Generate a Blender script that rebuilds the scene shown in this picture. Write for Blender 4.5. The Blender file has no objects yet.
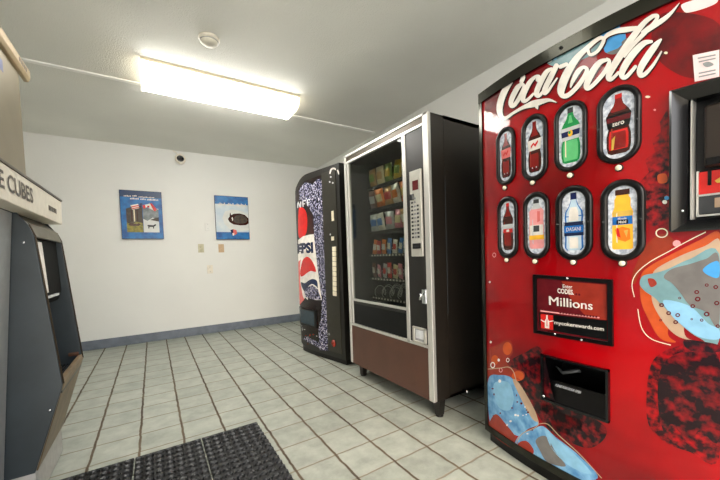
import bpy, bmesh, math, random
from mathutils import Vector, Matrix, geometry
random.seed(7)
SC = bpy.context.scene
COL = SC.collection
PI = math.pi

# ------------------------------------------------------------------ camera and pixel rays
F, YAW, PITCH, ROLL, CX, CY = 328.083, .5623, -.0401, -.0345, 360.0, 269.0765
TILE = .2086
CAM = Vector((0, 0, .9886))
HC = 2.438                      # ceiling height
WY = 4.906                      # back wall
WX = 2.34                       # right wall
LX = -1.32                      # left wall
FY = -.95                       # front wall (behind the camera)
_fw = Vector((math.sin(YAW)*math.cos(PITCH), math.cos(YAW)*math.cos(PITCH), math.sin(PITCH)))
_r = Vector((math.cos(YAW), -math.sin(YAW), 0)); _u = _r.cross(_fw)
_R = math.cos(ROLL)*_r + math.sin(ROLL)*_u
_U = -math.sin(ROLL)*_r + math.cos(ROLL)*_u
cd = bpy.data.cameras.new('camera'); cam = bpy.data.objects.new('camera', cd); COL.objects.link(cam)
cd.sensor_width = 36; cd.lens = F/720*36; cd.shift_y = (CY-240)/720; cd.clip_start = .02
m = Matrix((_R, _U, -_fw)).transposed().to_4x4(); m.translation = CAM
cam.matrix_world = m
SC.camera = cam

def ray(x, y): return _fw + _R*((x-CX)/F) - _U*((y-CY)/F)
def on(ax, val, x, y):
    d = ray(x, y); return CAM + d*((val-CAM[ax])/d[ax])
def surf_hit(px, py, surf):      # ray meets the upright surface x = surf(y)
    d = ray(px, py); g = lambda t: CAM.x + d.x*t - surf(CAM.y + d.y*t)
    t = .2; dt = .02
    while g(t+dt) < 0 and t < 9: t += dt
    lo, hi = t, t+dt
    for _ in range(30):
        mid = (lo+hi)/2
        if g(mid) < 0: lo = mid
        else: hi = mid
    p = CAM + d*hi; return (min(p.y, 3.37), p.z)

# ------------------------------------------------------------------ materials
def lin(c):
    if isinstance(c, str):
        c = [int(c[i:i+2], 16)/255 for i in (0, 2, 4)]
    return tuple(((v/12.92) if v <= .04045 else ((v+.055)/1.055)**2.4) for v in c[:3]) + (1,)
def mat(name, col, rough=.5, metal=0, var=.08, scale=30, bump=0, bscale=200, spec=.5, coat=0, col2=None, contrast=None, detail=3, emit=0, stretch=None):
    M = bpy.data.materials.new(name); M.use_nodes = True; nt = M.node_tree; N = nt.nodes; L = nt.links
    b = N['Principled BSDF']
    c = lin(col)
    tc = N.new('ShaderNodeTexCoord'); src = tc.outputs['Object']
    if stretch:
        mp = N.new('ShaderNodeMapping'); mp.inputs['Scale'].default_value = stretch; L.new(src, mp.inputs['Vector']); src = mp.outputs['Vector']
    no = N.new('ShaderNodeTexNoise'); no.inputs['Scale'].default_value = scale; no.inputs['Detail'].default_value = detail
    L.new(src, no.inputs['Vector'])
    rp = N.new('ShaderNodeValToRGB')
    lo, hi = contrast or (.3, .7)
    rp.color_ramp.elements[0].position = lo; rp.color_ramp.elements[1].position = hi
    if col2: rp.color_ramp.elements[0].color = lin(col2); rp.color_ramp.elements[1].color = c
    else:
        rp.color_ramp.elements[0].color = tuple(v*(1-var) for v in c[:3])+(1,); rp.color_ramp.elements[1].color = tuple(min(1, v*(1+var)) for v in c[:3])+(1,)
    L.new(no.outputs['Fac'], rp.inputs['Fac']); L.new(rp.outputs['Color'], b.inputs['Base Color'])
    b.inputs['Roughness'].default_value = rough; b.inputs['Metallic'].default_value = metal
    b.inputs['Specular IOR Level'].default_value = spec
    if coat: b.inputs['Coat Weight'].default_value = coat; b.inputs['Coat IOR'].default_value = 1.5; b.inputs['Coat Roughness'].default_value = .03
    if bump:
        n2 = N.new('ShaderNodeTexNoise'); n2.inputs['Scale'].default_value = bscale; n2.inputs['Detail'].default_value = 4
        L.new(tc.outputs['Object'], n2.inputs['Vector'])
        bp = N.new('ShaderNodeBump'); bp.inputs['Strength'].default_value = bump; bp.inputs['Distance'].default_value = .01
        L.new(n2.outputs['Fac'], bp.inputs['Height']); L.new(bp.outputs['Normal'], b.inputs['Normal'])
    if emit:
        b.inputs['Emission Color'].default_value = c; b.inputs['Emission Strength'].default_value = emit
    return M

def floor_material():
    M = bpy.data.materials.new('ceramic_floor_tile'); M.use_nodes = True; nt = M.node_tree; N = nt.nodes; L = nt.links
    b = N['Principled BSDF']; tc = N.new('ShaderNodeTexCoord')
    sx = N.new('ShaderNodeSeparateXYZ'); L.new(tc.outputs['Object'], sx.inputs[0])
    def mth(op, a, v=None, v2=None):
        n = N.new('ShaderNodeMath'); n.operation = op
        for i, q in enumerate((a, v, v2)):
            if q is None: continue
            if isinstance(q, (int, float)): n.inputs[i].default_value = q
            else: L.new(q, n.inputs[i])
        return n.outputs[0]
    n0 = N.new('ShaderNodeTexNoise'); n0.inputs['Scale'].default_value = 14; L.new(tc.outputs['Object'], n0.inputs['Vector'])
    wob = mth('MULTIPLY', mth('SUBTRACT', n0.outputs['Fac'], .5), .012)
    def line(axis, off, w):
        t = mth('DIVIDE', mth('SUBTRACT', mth('ADD', sx.outputs[axis], wob), off), TILE)
        d = mth('ABSOLUTE', mth('SUBTRACT', mth('FRACT', mth('ADD', t, .5)), .5))      # 0 on the joint
        s = N.new('ShaderNodeMapRange'); s.interpolation_type = 'SMOOTHSTEP'
        s.inputs['From Min'].default_value = w*.55; s.inputs['From Max'].default_value = w*1.25
        s.inputs['To Min'].default_value = 1; s.inputs['To Max'].default_value = 0
        L.new(d, s.inputs['Value']); return s.outputs[0], t
    gx, tx = line('X', .5154, .033); gy, ty = line('Y', 1.8517, .024)
    g = mth('MAXIMUM', gx, gy)
    # tile face: pale grey green, clouded, each tile a little different
    cv = N.new('ShaderNodeCombineXYZ'); L.new(mth('FLOOR', tx), cv.inputs[0]); L.new(mth('FLOOR', ty), cv.inputs[1])
    wn = N.new('ShaderNodeTexWhiteNoise'); L.new(cv.outputs[0], wn.inputs['Vector'])
    n1 = N.new('ShaderNodeTexNoise'); n1.inputs['Scale'].default_value = 9; n1.inputs['Detail'].default_value = 6; n1.inputs['Roughness'].default_value = .65
    L.new(tc.outputs['Object'], n1.inputs['Vector'])
    rp = N.new('ShaderNodeValToRGB'); e = rp.color_ramp.elements
    e[0].position = .3; e[0].color = lin('888d83'); e[1].position = .72; e[1].color = lin('adb1a6')
    L.new(mth('ADD', n1.outputs['Fac'], mth('MULTIPLY', mth('SUBTRACT', wn.outputs['Value'], .5), .14)), rp.inputs['Fac'])
    n2 = N.new('ShaderNodeTexNoise'); n2.inputs['Scale'].default_value = 3.2; L.new(tc.outputs['Object'], n2.inputs['Vector'])
    gr = N.new('ShaderNodeValToRGB'); e = gr.color_ramp.elements
    e[0].position = .35; e[0].color = lin('3c2e1e'); e[1].position = .75; e[1].color = lin('6e5f4a')
    L.new(n2.outputs['Fac'], gr.inputs['Fac'])
    gr2 = N.new('ShaderNodeMix'); gr2.data_type = 'RGBA'; L.new(gx, gr2.inputs['Factor'])
    gr2.inputs['A'].default_value = lin('837a68'); L.new(gr.outputs['Color'], gr2.inputs['B'])
    mx = N.new('ShaderNodeMix'); mx.data_type = 'RGBA'; L.new(g, mx.inputs['Factor']); L.new(rp.outputs['Color'], mx.inputs['A']); L.new(gr2.outputs['Result'], mx.inputs['B'])
    L.new(mx.outputs['Result'], b.inputs['Base Color'])
    L.new(mth('ADD', mth('MULTIPLY', g, .4), mth('MULTIPLY_ADD', n1.outputs['Fac'], .2, .26)), b.inputs['Roughness'])
    bp = N.new('ShaderNodeBump'); bp.inputs['Strength'].default_value = .5; bp.inputs['Distance'].default_value = .004
    L.new(mth('ADD', mth('MULTIPLY', g, -1), mth('MULTIPLY', n1.outputs['Fac'], .25)), bp.inputs['Height']); L.new(bp.outputs['Normal'], b.inputs['Normal'])
    return M

def bubble_material():           # dark drink print full of white and blue ice specks
    M = bpy.data.materials.new('fizzy_ice_print'); M.use_nodes = True; nt = M.node_tree; N = nt.nodes; L = nt.links
    b = N['Principled BSDF']; tc = N.new('ShaderNodeTexCoord')
    n = N.new('ShaderNodeTexNoise'); n.inputs['Scale'].default_value = 60; n.inputs['Detail'].default_value = 5; n.inputs['Roughness'].default_value = .7
    L.new(tc.outputs['Object'], n.inputs['Vector'])
    r = N.new('ShaderNodeValToRGB'); e = r.color_ramp.elements; r.color_ramp.interpolation = 'CONSTANT'
    e[0].position = 0; e[0].color = lin('0a0b14')
    for p, c in ((.45, '191b30'), (.49, '2c3068'), (.53, '8e8b9c'), (.56, 'cdc9d6'), (.62, '55536e')):
        q = e.new(p); q.color = lin(c)
    e[1].position = .46
    L.new(n.outputs['Fac'], r.inputs['Fac']); L.new(r.outputs['Color'], b.inputs['Base Color']); b.inputs['Roughness'].default_value = .2
    return M

def glass_material(name, tint=(1, 1, 1), refl=.06):
    M = bpy.data.materials.new(name); M.use_nodes = True; nt = M.node_tree; N = nt.nodes; L = nt.links
    N.remove(N['Principled BSDF']); out = N['Material Output']
    t = N.new('ShaderNodeBsdfTransparent'); t.inputs[0].default_value = (*tint, 1)
    g = N.new('ShaderNodeBsdfGlossy'); g.inputs['Roughness'].default_value = .03
    lw = N.new('ShaderNodeLayerWeight'); lw.inputs['Blend'].default_value = .5
    pw = N.new('ShaderNodeMath'); pw.operation = 'POWER'; L.new(lw.outputs['Facing'], pw.inputs[0]); pw.inputs[1].default_value = 4
    fr = N.new('ShaderNodeMath'); fr.operation = 'MULTIPLY_ADD'; L.new(pw.outputs[0], fr.inputs[0]); fr.inputs[1].default_value = .6; fr.inputs[2].default_value = .02
    no = N.new('ShaderNodeTexNoise'); no.inputs['Scale'].default_value = 6
    mr = N.new('ShaderNodeMath'); mr.operation = 'MULTIPLY_ADD'; L.new(no.outputs['Fac'], mr.inputs[0]); mr.inputs[1].default_value = .01; L.new(fr.outputs[0], mr.inputs[2])
    mx = N.new('ShaderNodeMixShader'); L.new(mr.outputs[0], mx.inputs[0]); L.new(t.outputs[0], mx.inputs[1]); L.new(g.outputs[0], mx.inputs[2])
    L.new(mx.outputs[0], out.inputs['Surface']); return M

# ------------------------------------------------------------------ mesh building
XF = None
def snack_scale(v): return CAM + (Vector(v)-CAM)*.944
class MB:
    def __init__(s): s.v = []; s.f = []; s.mi = []; s.mats = []; s.sm = []
    def m(s, mt):
        if mt not in s.mats: s.mats.append(mt)
        return s.mats.index(mt)
    def add(s, vs, fs, mt, smooth=False):
        o = len(s.v); k = s.m(mt); s.v += [tuple(v) for v in vs]
        for f in fs: s.f.append([o+i for i in f]); s.mi.append(k); s.sm.append(smooth)
    def box(s, x0, x1, y0, y1, z0, z1, mt, bev=0, seg=2):
        x0, x1 = min(x0, x1), max(x0, x1); y0, y1 = min(y0, y1), max(y0, y1); z0, z1 = min(z0, z1), max(z0, z1)
        bm = bmesh.new(); bmesh.ops.create_cube(bm, size=1)
        for v in bm.verts: v.co = Vector(((x0+x1)/2+v.co.x*(x1-x0), (y0+y1)/2+v.co.y*(y1-y0), (z0+z1)/2+v.co.z*(z1-z0)))
        if bev: bmesh.ops.bevel(bm, geom=bm.edges[:], offset=bev, segments=seg, affect='EDGES', profile=.5)
        s.bm(bm, mt)
    def bm(s, bm, mt, smooth=False):
        bm.verts.index_update()
        s.add([v.co for v in bm.verts], [[v.index for v in f.verts] for f in bm.faces], mt, smooth); bm.free()
    def prism(s, pts, axis, a, b, mt, bev=0):     # polygon extruded along an axis; pts in the two other axes, in xyz order
        def P(p, t):
            q = list(p); q.insert(axis, t); return q
        n = len(pts); vs = [P(p, a) for p in pts]+[P(p, b) for p in pts]
        fs = [[i, (i+1) % n, n+(i+1) % n, n+i] for i in range(n)]+[list(range(n))[::-1], list(range(n, 2*n))]
        bm = bmesh.new(); bv = [bm.verts.new(v) for v in vs]
        for f in fs: bm.faces.new([bv[i] for i in f])
        bmesh.ops.recalc_face_normals(bm, faces=bm.faces[:])
        if bev: bmesh.ops.bevel(bm, geom=bm.edges[:], offset=bev, segments=2, affect='EDGES', profile=.5)
        s.bm(bm, mt)
    def lathe(s, prof, c, axis, mt, seg=20, smooth=True):   # prof: (radius, height along axis)
        ax = Vector(axis).normalized(); a = ax.orthogonal().normalized(); b = ax.cross(a); vs = []; fs = []
        for r, h in prof:
            for i in range(seg):
                t = 2*PI*i/seg; vs.append(Vector(c)+ax*h+(a*math.cos(t)+b*math.sin(t))*r)
        for j in range(len(prof)-1):
            for i in range(seg): fs.append([j*seg+i, j*seg+(i+1) % seg, (j+1)*seg+(i+1) % seg, (j+1)*seg+i])
        if prof[0][0] > 1e-6: fs.append(list(range(seg))[::-1])
        if prof[-1][0] > 1e-6: fs.append([(len(prof)-1)*seg+i for i in range(seg)])
        s.add(vs, fs, mt, smooth)
    def tube(s, pts, r, mt, seg=8, closed=False):
        pts = [Vector(p) for p in pts]; n = len(pts); vs = []; fs = []; a = None
        for i, p in enumerate(pts):
            d = (pts[min(i+1, n-1)]-pts[max(i-1, 0)]).normalized()
            a = (a - d*a.dot(d)).normalized() if a else d.orthogonal().normalized()
            b = d.cross(a)
            for k in range(seg):
                t = 2*PI*k/seg; vs.append(p+(a*math.cos(t)+b*math.sin(t))*r)
        for i in range(n-1):
            for k in range(seg): fs.append([i*seg+k, i*seg+(k+1) % seg, (i+1)*seg+(k+1) % seg, (i+1)*seg+k])
        fs += [list(range(seg))[::-1], [(n-1)*seg+k for k in range(seg)]]
        s.add(vs, fs, mt, True)
    def build(s, name, parent=None, origin=(0, 0, 0), auto=False):
        me = bpy.data.meshes.new(name); o = Vector(origin)
        if XF: s.v = [XF(v) for v in s.v]
        me.from_pydata([Vector(v)-o for v in s.v], [], s.f)
        for mt in s.mats: me.materials.append(mt)
        for p, k, q in zip(me.polygons, s.mi, s.sm): p.material_index = k; p.use_smooth = q
        me.update()
        ob = bpy.data.objects.new(name, me); COL.objects.link(ob)
        if parent: ob.parent = parent
        else: ob.location = o
        return ob

def thing(name, label, cat, loc=(0, 0, 0), group=None):
    o = bpy.data.objects.new(name, None); COL.objects.link(o); o.location = loc; o.empty_display_size = .1
    return tag(o, label, cat, group)
def tag(o, label, cat, group=None):
    o['label'] = label; o['category'] = cat
    if group: o['group'] = group
    return o
def struct(mb, name):
    o = mb.build(name); o['kind'] = 'structure'; return o

# flat prints laid on an upright surface x = surf(y); points are (y, z)
def decal(mb, loops, mt, surf, off, step=.04):
    if not isinstance(loops[0][0], (tuple, list, Vector)): loops = [loops]
    ls = [[Vector((p[0], p[1], 0)) for p in l] for l in loops]
    tris = geometry.tessellate_polygon(ls); flat = [v for l in ls for v in l]
    bm = bmesh.new(); bv = [bm.verts.new(v) for v in flat]
    for t in tris:
        try: bm.faces.new([bv[i] for i in t])
        except ValueError: pass
    if step:
        y0, y1 = min(v.x for v in flat), max(v.x for v in flat); k = math.ceil(y0/step)*step
        while k < y1:
            bmesh.ops.bisect_plane(bm, geom=bm.verts[:]+bm.edges[:]+bm.faces[:], plane_co=(k, 0, 0), plane_no=(1, 0, 0)); k += step
    for v in bm.verts: v.co = Vector((surf(v.co.x)-off, v.co.x, v.co.y))
    bm.normal_update()
    for f in bm.faces:
        if f.normal.x > 0: f.normal_flip()
    mb.bm(bm, mt)
def smooth_loop(pts, n=6, closed=True):
    out = []; N = len(pts); rng = range(N if closed else N-1)
    for i in rng:
        g = (lambda k: pts[k % N]) if closed else (lambda k: pts[min(max(k, 0), N-1)])
        p0, p1, p2, p3 = g(i-1), g(i), g(i+1), g(i+2)
        for k in range(n):
            t = k/n
            out.append(tuple(.5*(2*b+(c-a)*t+(2*a-5*b+4*c-d)*t*t+(3*b-a-3*c+d)*t**3) for a, b, c, d in zip(p0, p1, p2, p3)))
    if not closed: out.append(tuple(pts[-1]))
    return out
def pxpoly(mb, pts, mt, surf, off, sm=True):
    if sm: pts = smooth_loop(pts)
    decal(mb, [surf_hit(x, y, surf) for x, y in pts], mt, surf, off)
def pxstroke(mb, pts, mt, surf, off, n=7):      # pen stroke, points (px, py, width)
    c = smooth_loop(pts, n, False); L_, R_ = [], []
    for i, (x, y, w) in enumerate(c):
        a, b = c[max(i-1, 0)], c[min(i+1, len(c)-1)]; dx, dy = b[0]-a[0], b[1]-a[1]; l = math.hypot(dx, dy) or 1
        L_.append((x-dy/l*w/2, y+dx/l*w/2)); R_.append((x+dy/l*w/2, y-dx/l*w/2))
    for i in range(len(c)-1):
        q = [surf_hit(*p, surf) for p in (L_[i], L_[i+1], R_[i+1], R_[i])]
        mb.add([(surf(y)-off, y, z) for y, z in q], [[0, 1, 2, 3]], mt)
    for k in (0, len(c)-1):                         # round ends
        x, y, w = c[k]
        if w > 1.5: decal(mb, [surf_hit(x+w/2*math.cos(t*PI/6), y+w/2*math.sin(t*PI/6), surf) for t in range(12)], mt, surf, off, 0)
def pxdisc(mb, x, y, rx, ry, mt, surf, off, hole=0):
    l = [[surf_hit(x+rx*s*math.cos(t*PI/10), y+ry*s*math.sin(t*PI/10), surf) for t in range(20)] for s in ([1, hole] if hole else [1])]
    decal(mb, l if hole else l[0], mt, surf, off)
def text_mesh(s, bold=0):
    cu = bpy.data.curves.new('t', 'FONT'); cu.body = s; cu.offset = bold; cu.resolution_u = 3
    ob = bpy.data.objects.new('t', cu); me = bpy.data.meshes.new_from_object(ob)
    vs = [v.co.copy() for v in me.vertices]; fs = [list(p.vertices) for p in me.polygons]
    bpy.data.objects.remove(ob); bpy.data.curves.remove(cu); bpy.data.meshes.remove(me)
    x0, x1 = min(v.x for v in vs), max(v.x for v in vs); y0, y1 = min(v.y for v in vs), max(v.y for v in vs)
    return [((v.x-x0)/(x1-x0), (v.y-y0)/(y1-y0)) for v in vs], fs
def text_map(mb, s, fn, mt, bold=0):               # fn(u, v) -> xyz, u to the right, v up
    uv, fs = text_mesh(s, bold); mb.add([fn(u, v) for u, v in uv], fs, mt)
def quad_fn(tl, tr, bl, br, surf, off):            # pixel quad on a surface
    def fn(u, v):
        x = (tl[0]*(1-u)+tr[0]*u)*v+(bl[0]*(1-u)+br[0]*u)*(1-v); y = (tl[1]*(1-u)+tr[1]*u)*v+(bl[1]*(1-u)+br[1]*u)*(1-v)
        Y, Z = surf_hit(x, y, surf); return (surf(Y)-off, Y, Z)
    return fn
def curved_slab(mb, y0, y1, z0, z1, surf, front, back, mt, step=.03, absback=None):
    n = max(1, round((y1-y0)/step)); vs = []; fs = []
    for i in range(n+1):
        y = y0+(y1-y0)*i/n; a = surf(y)-front; b = absback if absback is not None else surf(y)-back
        vs += [(a, y, z0), (a, y, z1), (b, y, z1), (b, y, z0)]
    for i in range(n):
        for k in range(4): fs.append([i*4+k, i*4+(k+1) % 4, i*4+4+(k+1) % 4, i*4+4+k])
    fs += [[0, 3, 2, 1], [n*4, n*4+1, n*4+2, n*4+3]]
    bm = bmesh.new(); bv = [bm.verts.new(v) for v in vs]
    for f in fs: bm.faces.new([bv[i] for i in f])
    bmesh.ops.recalc_face_normals(bm, faces=bm.faces[:]); mb.bm(bm, mt)

# ------------------------------------------------------------------ palette
M = {}
M['wall'] = mat('painted_wall', 'e6e6e2', .6, var=.02, scale=2, bump=.12, bscale=90)
M['ceil'] = mat('stippled_ceiling', 'e8e8e0', .8, var=.05, scale=1.2, bump=.5, bscale=140)
M['base'] = mat('grey_blue_baseboard', '6c7480', .45, var=.15, scale=12)
M['batten'] = mat('white_batten', 'ddd8c8', .5)
M['strip_white'] = mat('white_joint_strip', 'fbfaf5', .5, var=.02)
M['black'] = mat('black_plastic', '060607', .28, var=.2, spec=.3)
M['blackm'] = mat('black_painted_steel', '14120f', .38, var=.25, scale=8, bump=.05)
M['brownm'] = mat('black_brown_steel', '1d1813', .42, var=.2, scale=9, bump=.06)
M['alu'] = mat('brushed_aluminium', 'd3d2cd', .38, .7, var=.06, stretch=(1, 1, .05))
M['kick'] = mat('brown_kick_panel', '4f3226', .4, var=.15, scale=6, bump=.04)
M['hdr'] = mat('bronze_band', '4a4032', .35, .4, var=.1)
M['red'] = mat('red_printed_panel', 'a40008', .35, var=.1, scale=2.2, coat=.7, spec=.08, col2='6a0007', contrast=(.34, .6))
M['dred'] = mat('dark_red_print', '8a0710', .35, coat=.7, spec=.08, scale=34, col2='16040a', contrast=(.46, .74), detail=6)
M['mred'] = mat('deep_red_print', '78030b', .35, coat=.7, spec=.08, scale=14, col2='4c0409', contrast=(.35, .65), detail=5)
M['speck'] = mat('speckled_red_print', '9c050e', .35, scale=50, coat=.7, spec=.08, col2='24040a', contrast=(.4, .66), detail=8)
M['dark'] = mat('dark_brown_print', '3a0d0d', .35, coat=.7, spec=.08, scale=20, col2='12070a', detail=5)
def ink(name, c, **k): M[name] = mat('ink_'+name, c, k.pop('rough', .2), **k); return M[name]
for n, c in dict(white='e2dcd4', cream='e9dfc2', lblue='7eafcd', sky='3f90cc', teal='6c9096', taupe='6a6765', orange='b94a1a', dorange='8e2c10', beige='b0957c',
                 rust='8c2a1c', navy='16204e', cola='3a140d', colar='7e1410', green='1f8c4c', lgreen='63c07c', pink='e89a9a', yellow='f0b636', oj='f07818', water='b9d0e0',
                 blue='1f68b4', grey='8d8f90', dgrey='3a3c3e', gold='cfa84a', maroon='5a1018', ltgrey='c3c6c8', pred='c8231f', pblue='1b2747', pinkr='d86a66').items():
    ink(n, c, var=.12, scale=25)
M['ice'] = mat('crushed_ice_print', 'dfe4ec', .15, scale=70, col2='9aa3b4', contrast=(.35, .6), detail=5)
M['icewater'] = mat('ice_splash_print', '7aaccf', .35, coat=.7, spec=.08, scale=26, col2='4a7fae', contrast=(.35, .65), detail=5)
M['button'] = mat('cream_button', 'e8dfc4', .3)
M['olive'] = mat('olive_black_strip', '2a2820', .35, var=.15)
M['bubble'] = bubble_material()
M['brownsp'] = mat('cola_print', '23100a', .2, scale=26, col2='080505', contrast=(.42, .6), detail=6)
M['glass'] = glass_material('door_glass', (.72, .74, .7))
M['inner'] = mat('dark_cabinet_lining', '26241f', .6, var=.2)
M['steelgrey'] = mat('slate_grey_panel', '3c4448', .45, var=.12, scale=7, bump=.06)
M['stainless'] = mat('stainless_steel', '857b66', .36, .6, var=.12, scale=4)
M['pale'] = mat('pale_header_panel', 'd5cebd', .4, var=.06)
M['brownsheet'] = mat('worn_tan_sheet', '75634a', .45, .2, var=.25, scale=14)
M['kickgrey'] = mat('grey_kick_sheet', 'aeaca6', .5, var=.1)
M['plate_b'] = mat('beige_plate', 'c9c3a6', .4); M['plate_t'] = mat('tan_plate', 'c8ab88', .4); M['plate_w'] = mat('white_plate', 'e6dfd0', .4)
M['rubber'] = mat('black_rubber', '0b0b0c', .6, var=.3, scale=40, bump=.1)
M['bump'] = mat('lightened_rubber_bumps', '1d1f22', .4, var=.25, scale=40)  # light on the bump tops and shade in the gaps put into colour
M['diff'] = mat('lit_lamp_diffuser', 'fffcf5', .4, var=.01, emit=12)
M['diff2'] = mat('dimmer_lit_diffuser', 'fffcf5', .4, var=.01, emit=3)
M['lampcap'] = mat('lamp_edge_rail', 'f2e6c8', .4)
M['litcap'] = mat('glowing_end_cap', 'fff3dc', .4, var=.01, emit=1.6)
M['chrome'] = mat('chrome', 'cfd2d4', .15, 1, var=.05)
M['lens'] = mat('dark_lens', '08080a', .08)
M['concrete'] = mat('pavement', 'b5b2aa', .9, var=.2, scale=6, bump=.2)

# ------------------------------------------------------------------ the room
def room():
    b = MB(); b.add([(LX, FY, 0), (WX, FY, 0), (WX, WY, 0), (LX, WY, 0), (LX, FY, -.1), (WX, FY, -.1), (WX, WY, -.1), (LX, WY, -.1)],
                    [[0, 1, 2, 3], [7, 6, 5, 4], [0, 4, 5, 1], [1, 5, 6, 2], [2, 6, 7, 3], [3, 7, 4, 0]], floor_material()); struct(b, 'floor')
    b = MB(); b.box(LX, WX, FY, WY, HC, HC+.1, M['ceil']); struct(b, 'ceiling')
    b = MB(); b.box(LX-.1, WX+.1, WY, WY+.1, -.1, HC+.1, M['wall']); struct(b, 'wall_back')
    b = MB(); b.box(WX, WX+.1, FY, WY, -.1, HC+.1, M['wall']); struct(b, 'wall_right')
    b = MB(); b.box(LX-.1, LX, FY, WY, -.1, HC+.1, M['wall']); struct(b, 'wall_left')
    d0, d1, dz = LX+.06, WX-.12, 2.30            # the open front behind the photographer
    b = MB()
    b.box(LX-.1, d0, FY-.12, FY, -.1, HC+.1, M['wall']); b.box(d1, WX+.1, FY-.12, FY, -.1, HC+.1, M['wall']); b.box(d0, d1, FY-.12, FY, dz, HC+.1, M['wall'])
    struct(b, 'wall_front')
    b = MB()
    for x in (d0, d1-.06): b.box(x, x+.06, FY-.13, FY+.01, 0, dz, M['batten'])
    b.box(d0, d1, FY-.13, FY+.01, dz-.06, dz, M['batten']); struct(b, 'door_1')
    b = MB(); b.box(-60, 60, -90, FY-.001, -.12, -.02, M['concrete']); struct(b, 'ground')
    b = MB(); b.box(LX, WX, WY-.014, WY, 0, .108, M['base'], .004)
    b.prism([(LX+.001, .0), (WX-.001, 0), (WX-.001, .001)], 1, WY-.02, WY-.014, M['base']); struct(b, 'baseboard_back')
    b = MB(); b.box(LX, WX-.06, 3.183, 3.221, HC-.012, HC, M['strip_white'], .003); struct(b, 'trim_1')
room()

# ------------------------------------------------------------------ ceiling lamp, detector, wall bits
def lamp(x0, yc, label):
    t = thing('ceiling_lamp', label, 'ceiling lamp', (x0+.595, yc, HC)); o = t.location
    x1 = x0+1.19
    b = MB(); b.box(x0+.01, x1-.01, yc-.165, yc+.165, HC-.022, HC, M['batten'], .004); b.build('base_tray', t, o)
    prof = [(2.797, HC-.012), (2.80, HC-.045), (2.825, HC-.078), (2.87, HC-.095), (3.10, HC-.095), (3.145, HC-.078), (3.168, HC-.045), (3.172, HC-.012)]
    prof = [(p[0]-2.985+yc, p[1]) for p in prof]
    b = MB(); b.prism(prof, 0, x0+.014, x1-.014, M['diff' if yc > 2 else 'diff2']); b.build('lamp_diffuser', t, o)
    cap = [(2.79, HC-.005), (2.793, HC-.047), (2.82, HC-.083), (2.867, HC-.101), (3.103, HC-.101), (3.15, HC-.083), (3.175, HC-.047), (3.179, HC-.005)]
    cap = [(p[0]-2.985+yc, p[1]) for p in cap]
    for a, c in ((x0, x0+.014), (x1-.014, x1)):
        b = MB(); b.prism(cap, 0, a, c, M['litcap']); b.build('end_cap', t, o)
    for a, c in ((yc-.2, yc-.188), (yc+.187, yc+.199)):
        b = MB(); b.box(x0, x1, a, c, HC-.02, HC, M['lampcap']); b.build('edge_rail', t, o)
lamp(-.005, 2.985, 'long lit fluorescent ceiling lamp beside the smoke detector')
lamp(-.45, 1.23, 'lit fluorescent ceiling lamp over the rubber mat, nearer the camera')
def detector():
    t = thing('smoke_detector', 'round white smoke detector on the ceiling near the lit lamp', 'smoke detector', (.383, 2.352, HC)); o = t.location
    b = MB(); b.lathe([(.062, 0), (.064, -.012), (.06, -.018)], o, (0, 0, 1), M['plate_w'], 32); b.build('mounting_base', t, o)
    b = MB(); b.lathe([(.056, -.016), (.054, -.03), (.044, -.04), (.02, -.046), (0, -.046)], o, (0, 0, 1), M['batten'], 32)
    b.lathe([(.05, -.024), (.0565, -.024), (.0565, -.027), (.05, -.027)], o, (0, 0, 1), M['grey'], 32); b.build('cover', t, o)
detector()
def sec_cam():
    c = on(1, WY-.06, 180.3, 158.8)
    t = thing('security_camera', 'small white bullet camera with a dark lens high on the back wall', 'security camera', (c.x, WY, c.z)); o = t.location
    b = MB(); b.lathe([(.04, 0), (.042, -.01), (.034, -.022), (.02, -.03)], (c.x+.005, WY, c.z+.04), (0, 1, 0), M['plate_w']); b.build('mount', t, o)
    b = MB(); b.lathe([(.03, -.012), (.06, -.02), (.064, -.066), (.058, -.078), (.044, -.074)], (c.x, WY, c.z), (0, 1, 0), M['plate_w'], 28); b.build('housing', t, o)
    b = MB(); b.lathe([(.044, -.06), (.04, -.076), (.016, -.08), (.014, -.074), (0, -.074)], (c.x, WY, c.z), (0, 1, 0), M['lens'], 28); b.build('lens', t, o)
    b = MB(); b.tube([(c.x-.012, WY-.01, c.z+.05), (c.x-.03, WY-.012, c.z+.075), (c.x-.075, WY-.008, HC-.005)], .006, M['plate_w']); b.build('cable', t, o)
sec_cam()
def plate(name, px, py, mt, label, cat, kind):
    c = on(1, WY, px, py); w, h = .036, .057
    t = thing(name, label, cat, (c.x, WY, c.z)); o = t.location
    b = MB(); b.box(c.x-w, c.x+w, WY-.007, WY, c.z-h, c.z+h, mt, .003); b.build('cover_plate', t, o)
    b = MB()
    if kind == 'socket':
        for s in (-1, 1): b.lathe([(.0165, -.0065), (.0165, -.0095), (0, -.0095)], (c.x, WY, c.z+s*.021), (0, 1, 0), mt, 18)
        b.build('socket_face', t, o)
    elif kind == 'switch':
        b.box(c.x-.005, c.x+.005, WY-.016, WY-.006, c.z-.012, c.z+.006, mt, .001); b.build('toggle', t, o)
    else:
        for s in (-1, 1): b = MB(); b.lathe([(.004, -.0065), (.0035, -.009), (0, -.009)], (c.x, WY, c.z+s*.03), (0, 1, 0), M['grey'], 10); b.build('screw', t, o)
plate('wall_socket', 201, 248.3, M['plate_b'], 'greenish beige wall socket left of the tan plate below the posters', 'wall socket', 'socket')
plate('light_switch', 221.2, 248.3, M['plate_t'], 'tan switch plate just under the poster of the brown mug', 'light switch', 'switch')
plate('wall_plate', 210, 269.3, M['plate_w'], 'lowest white cover plate on the back wall under the beige and tan ones', 'wall plate', 'blank')
plate('wall_plate', 207.8, 226.5, M['wall'], 'wall-coloured blank plate left of the poster of the brown mug', 'wall plate', 'blank')

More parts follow.
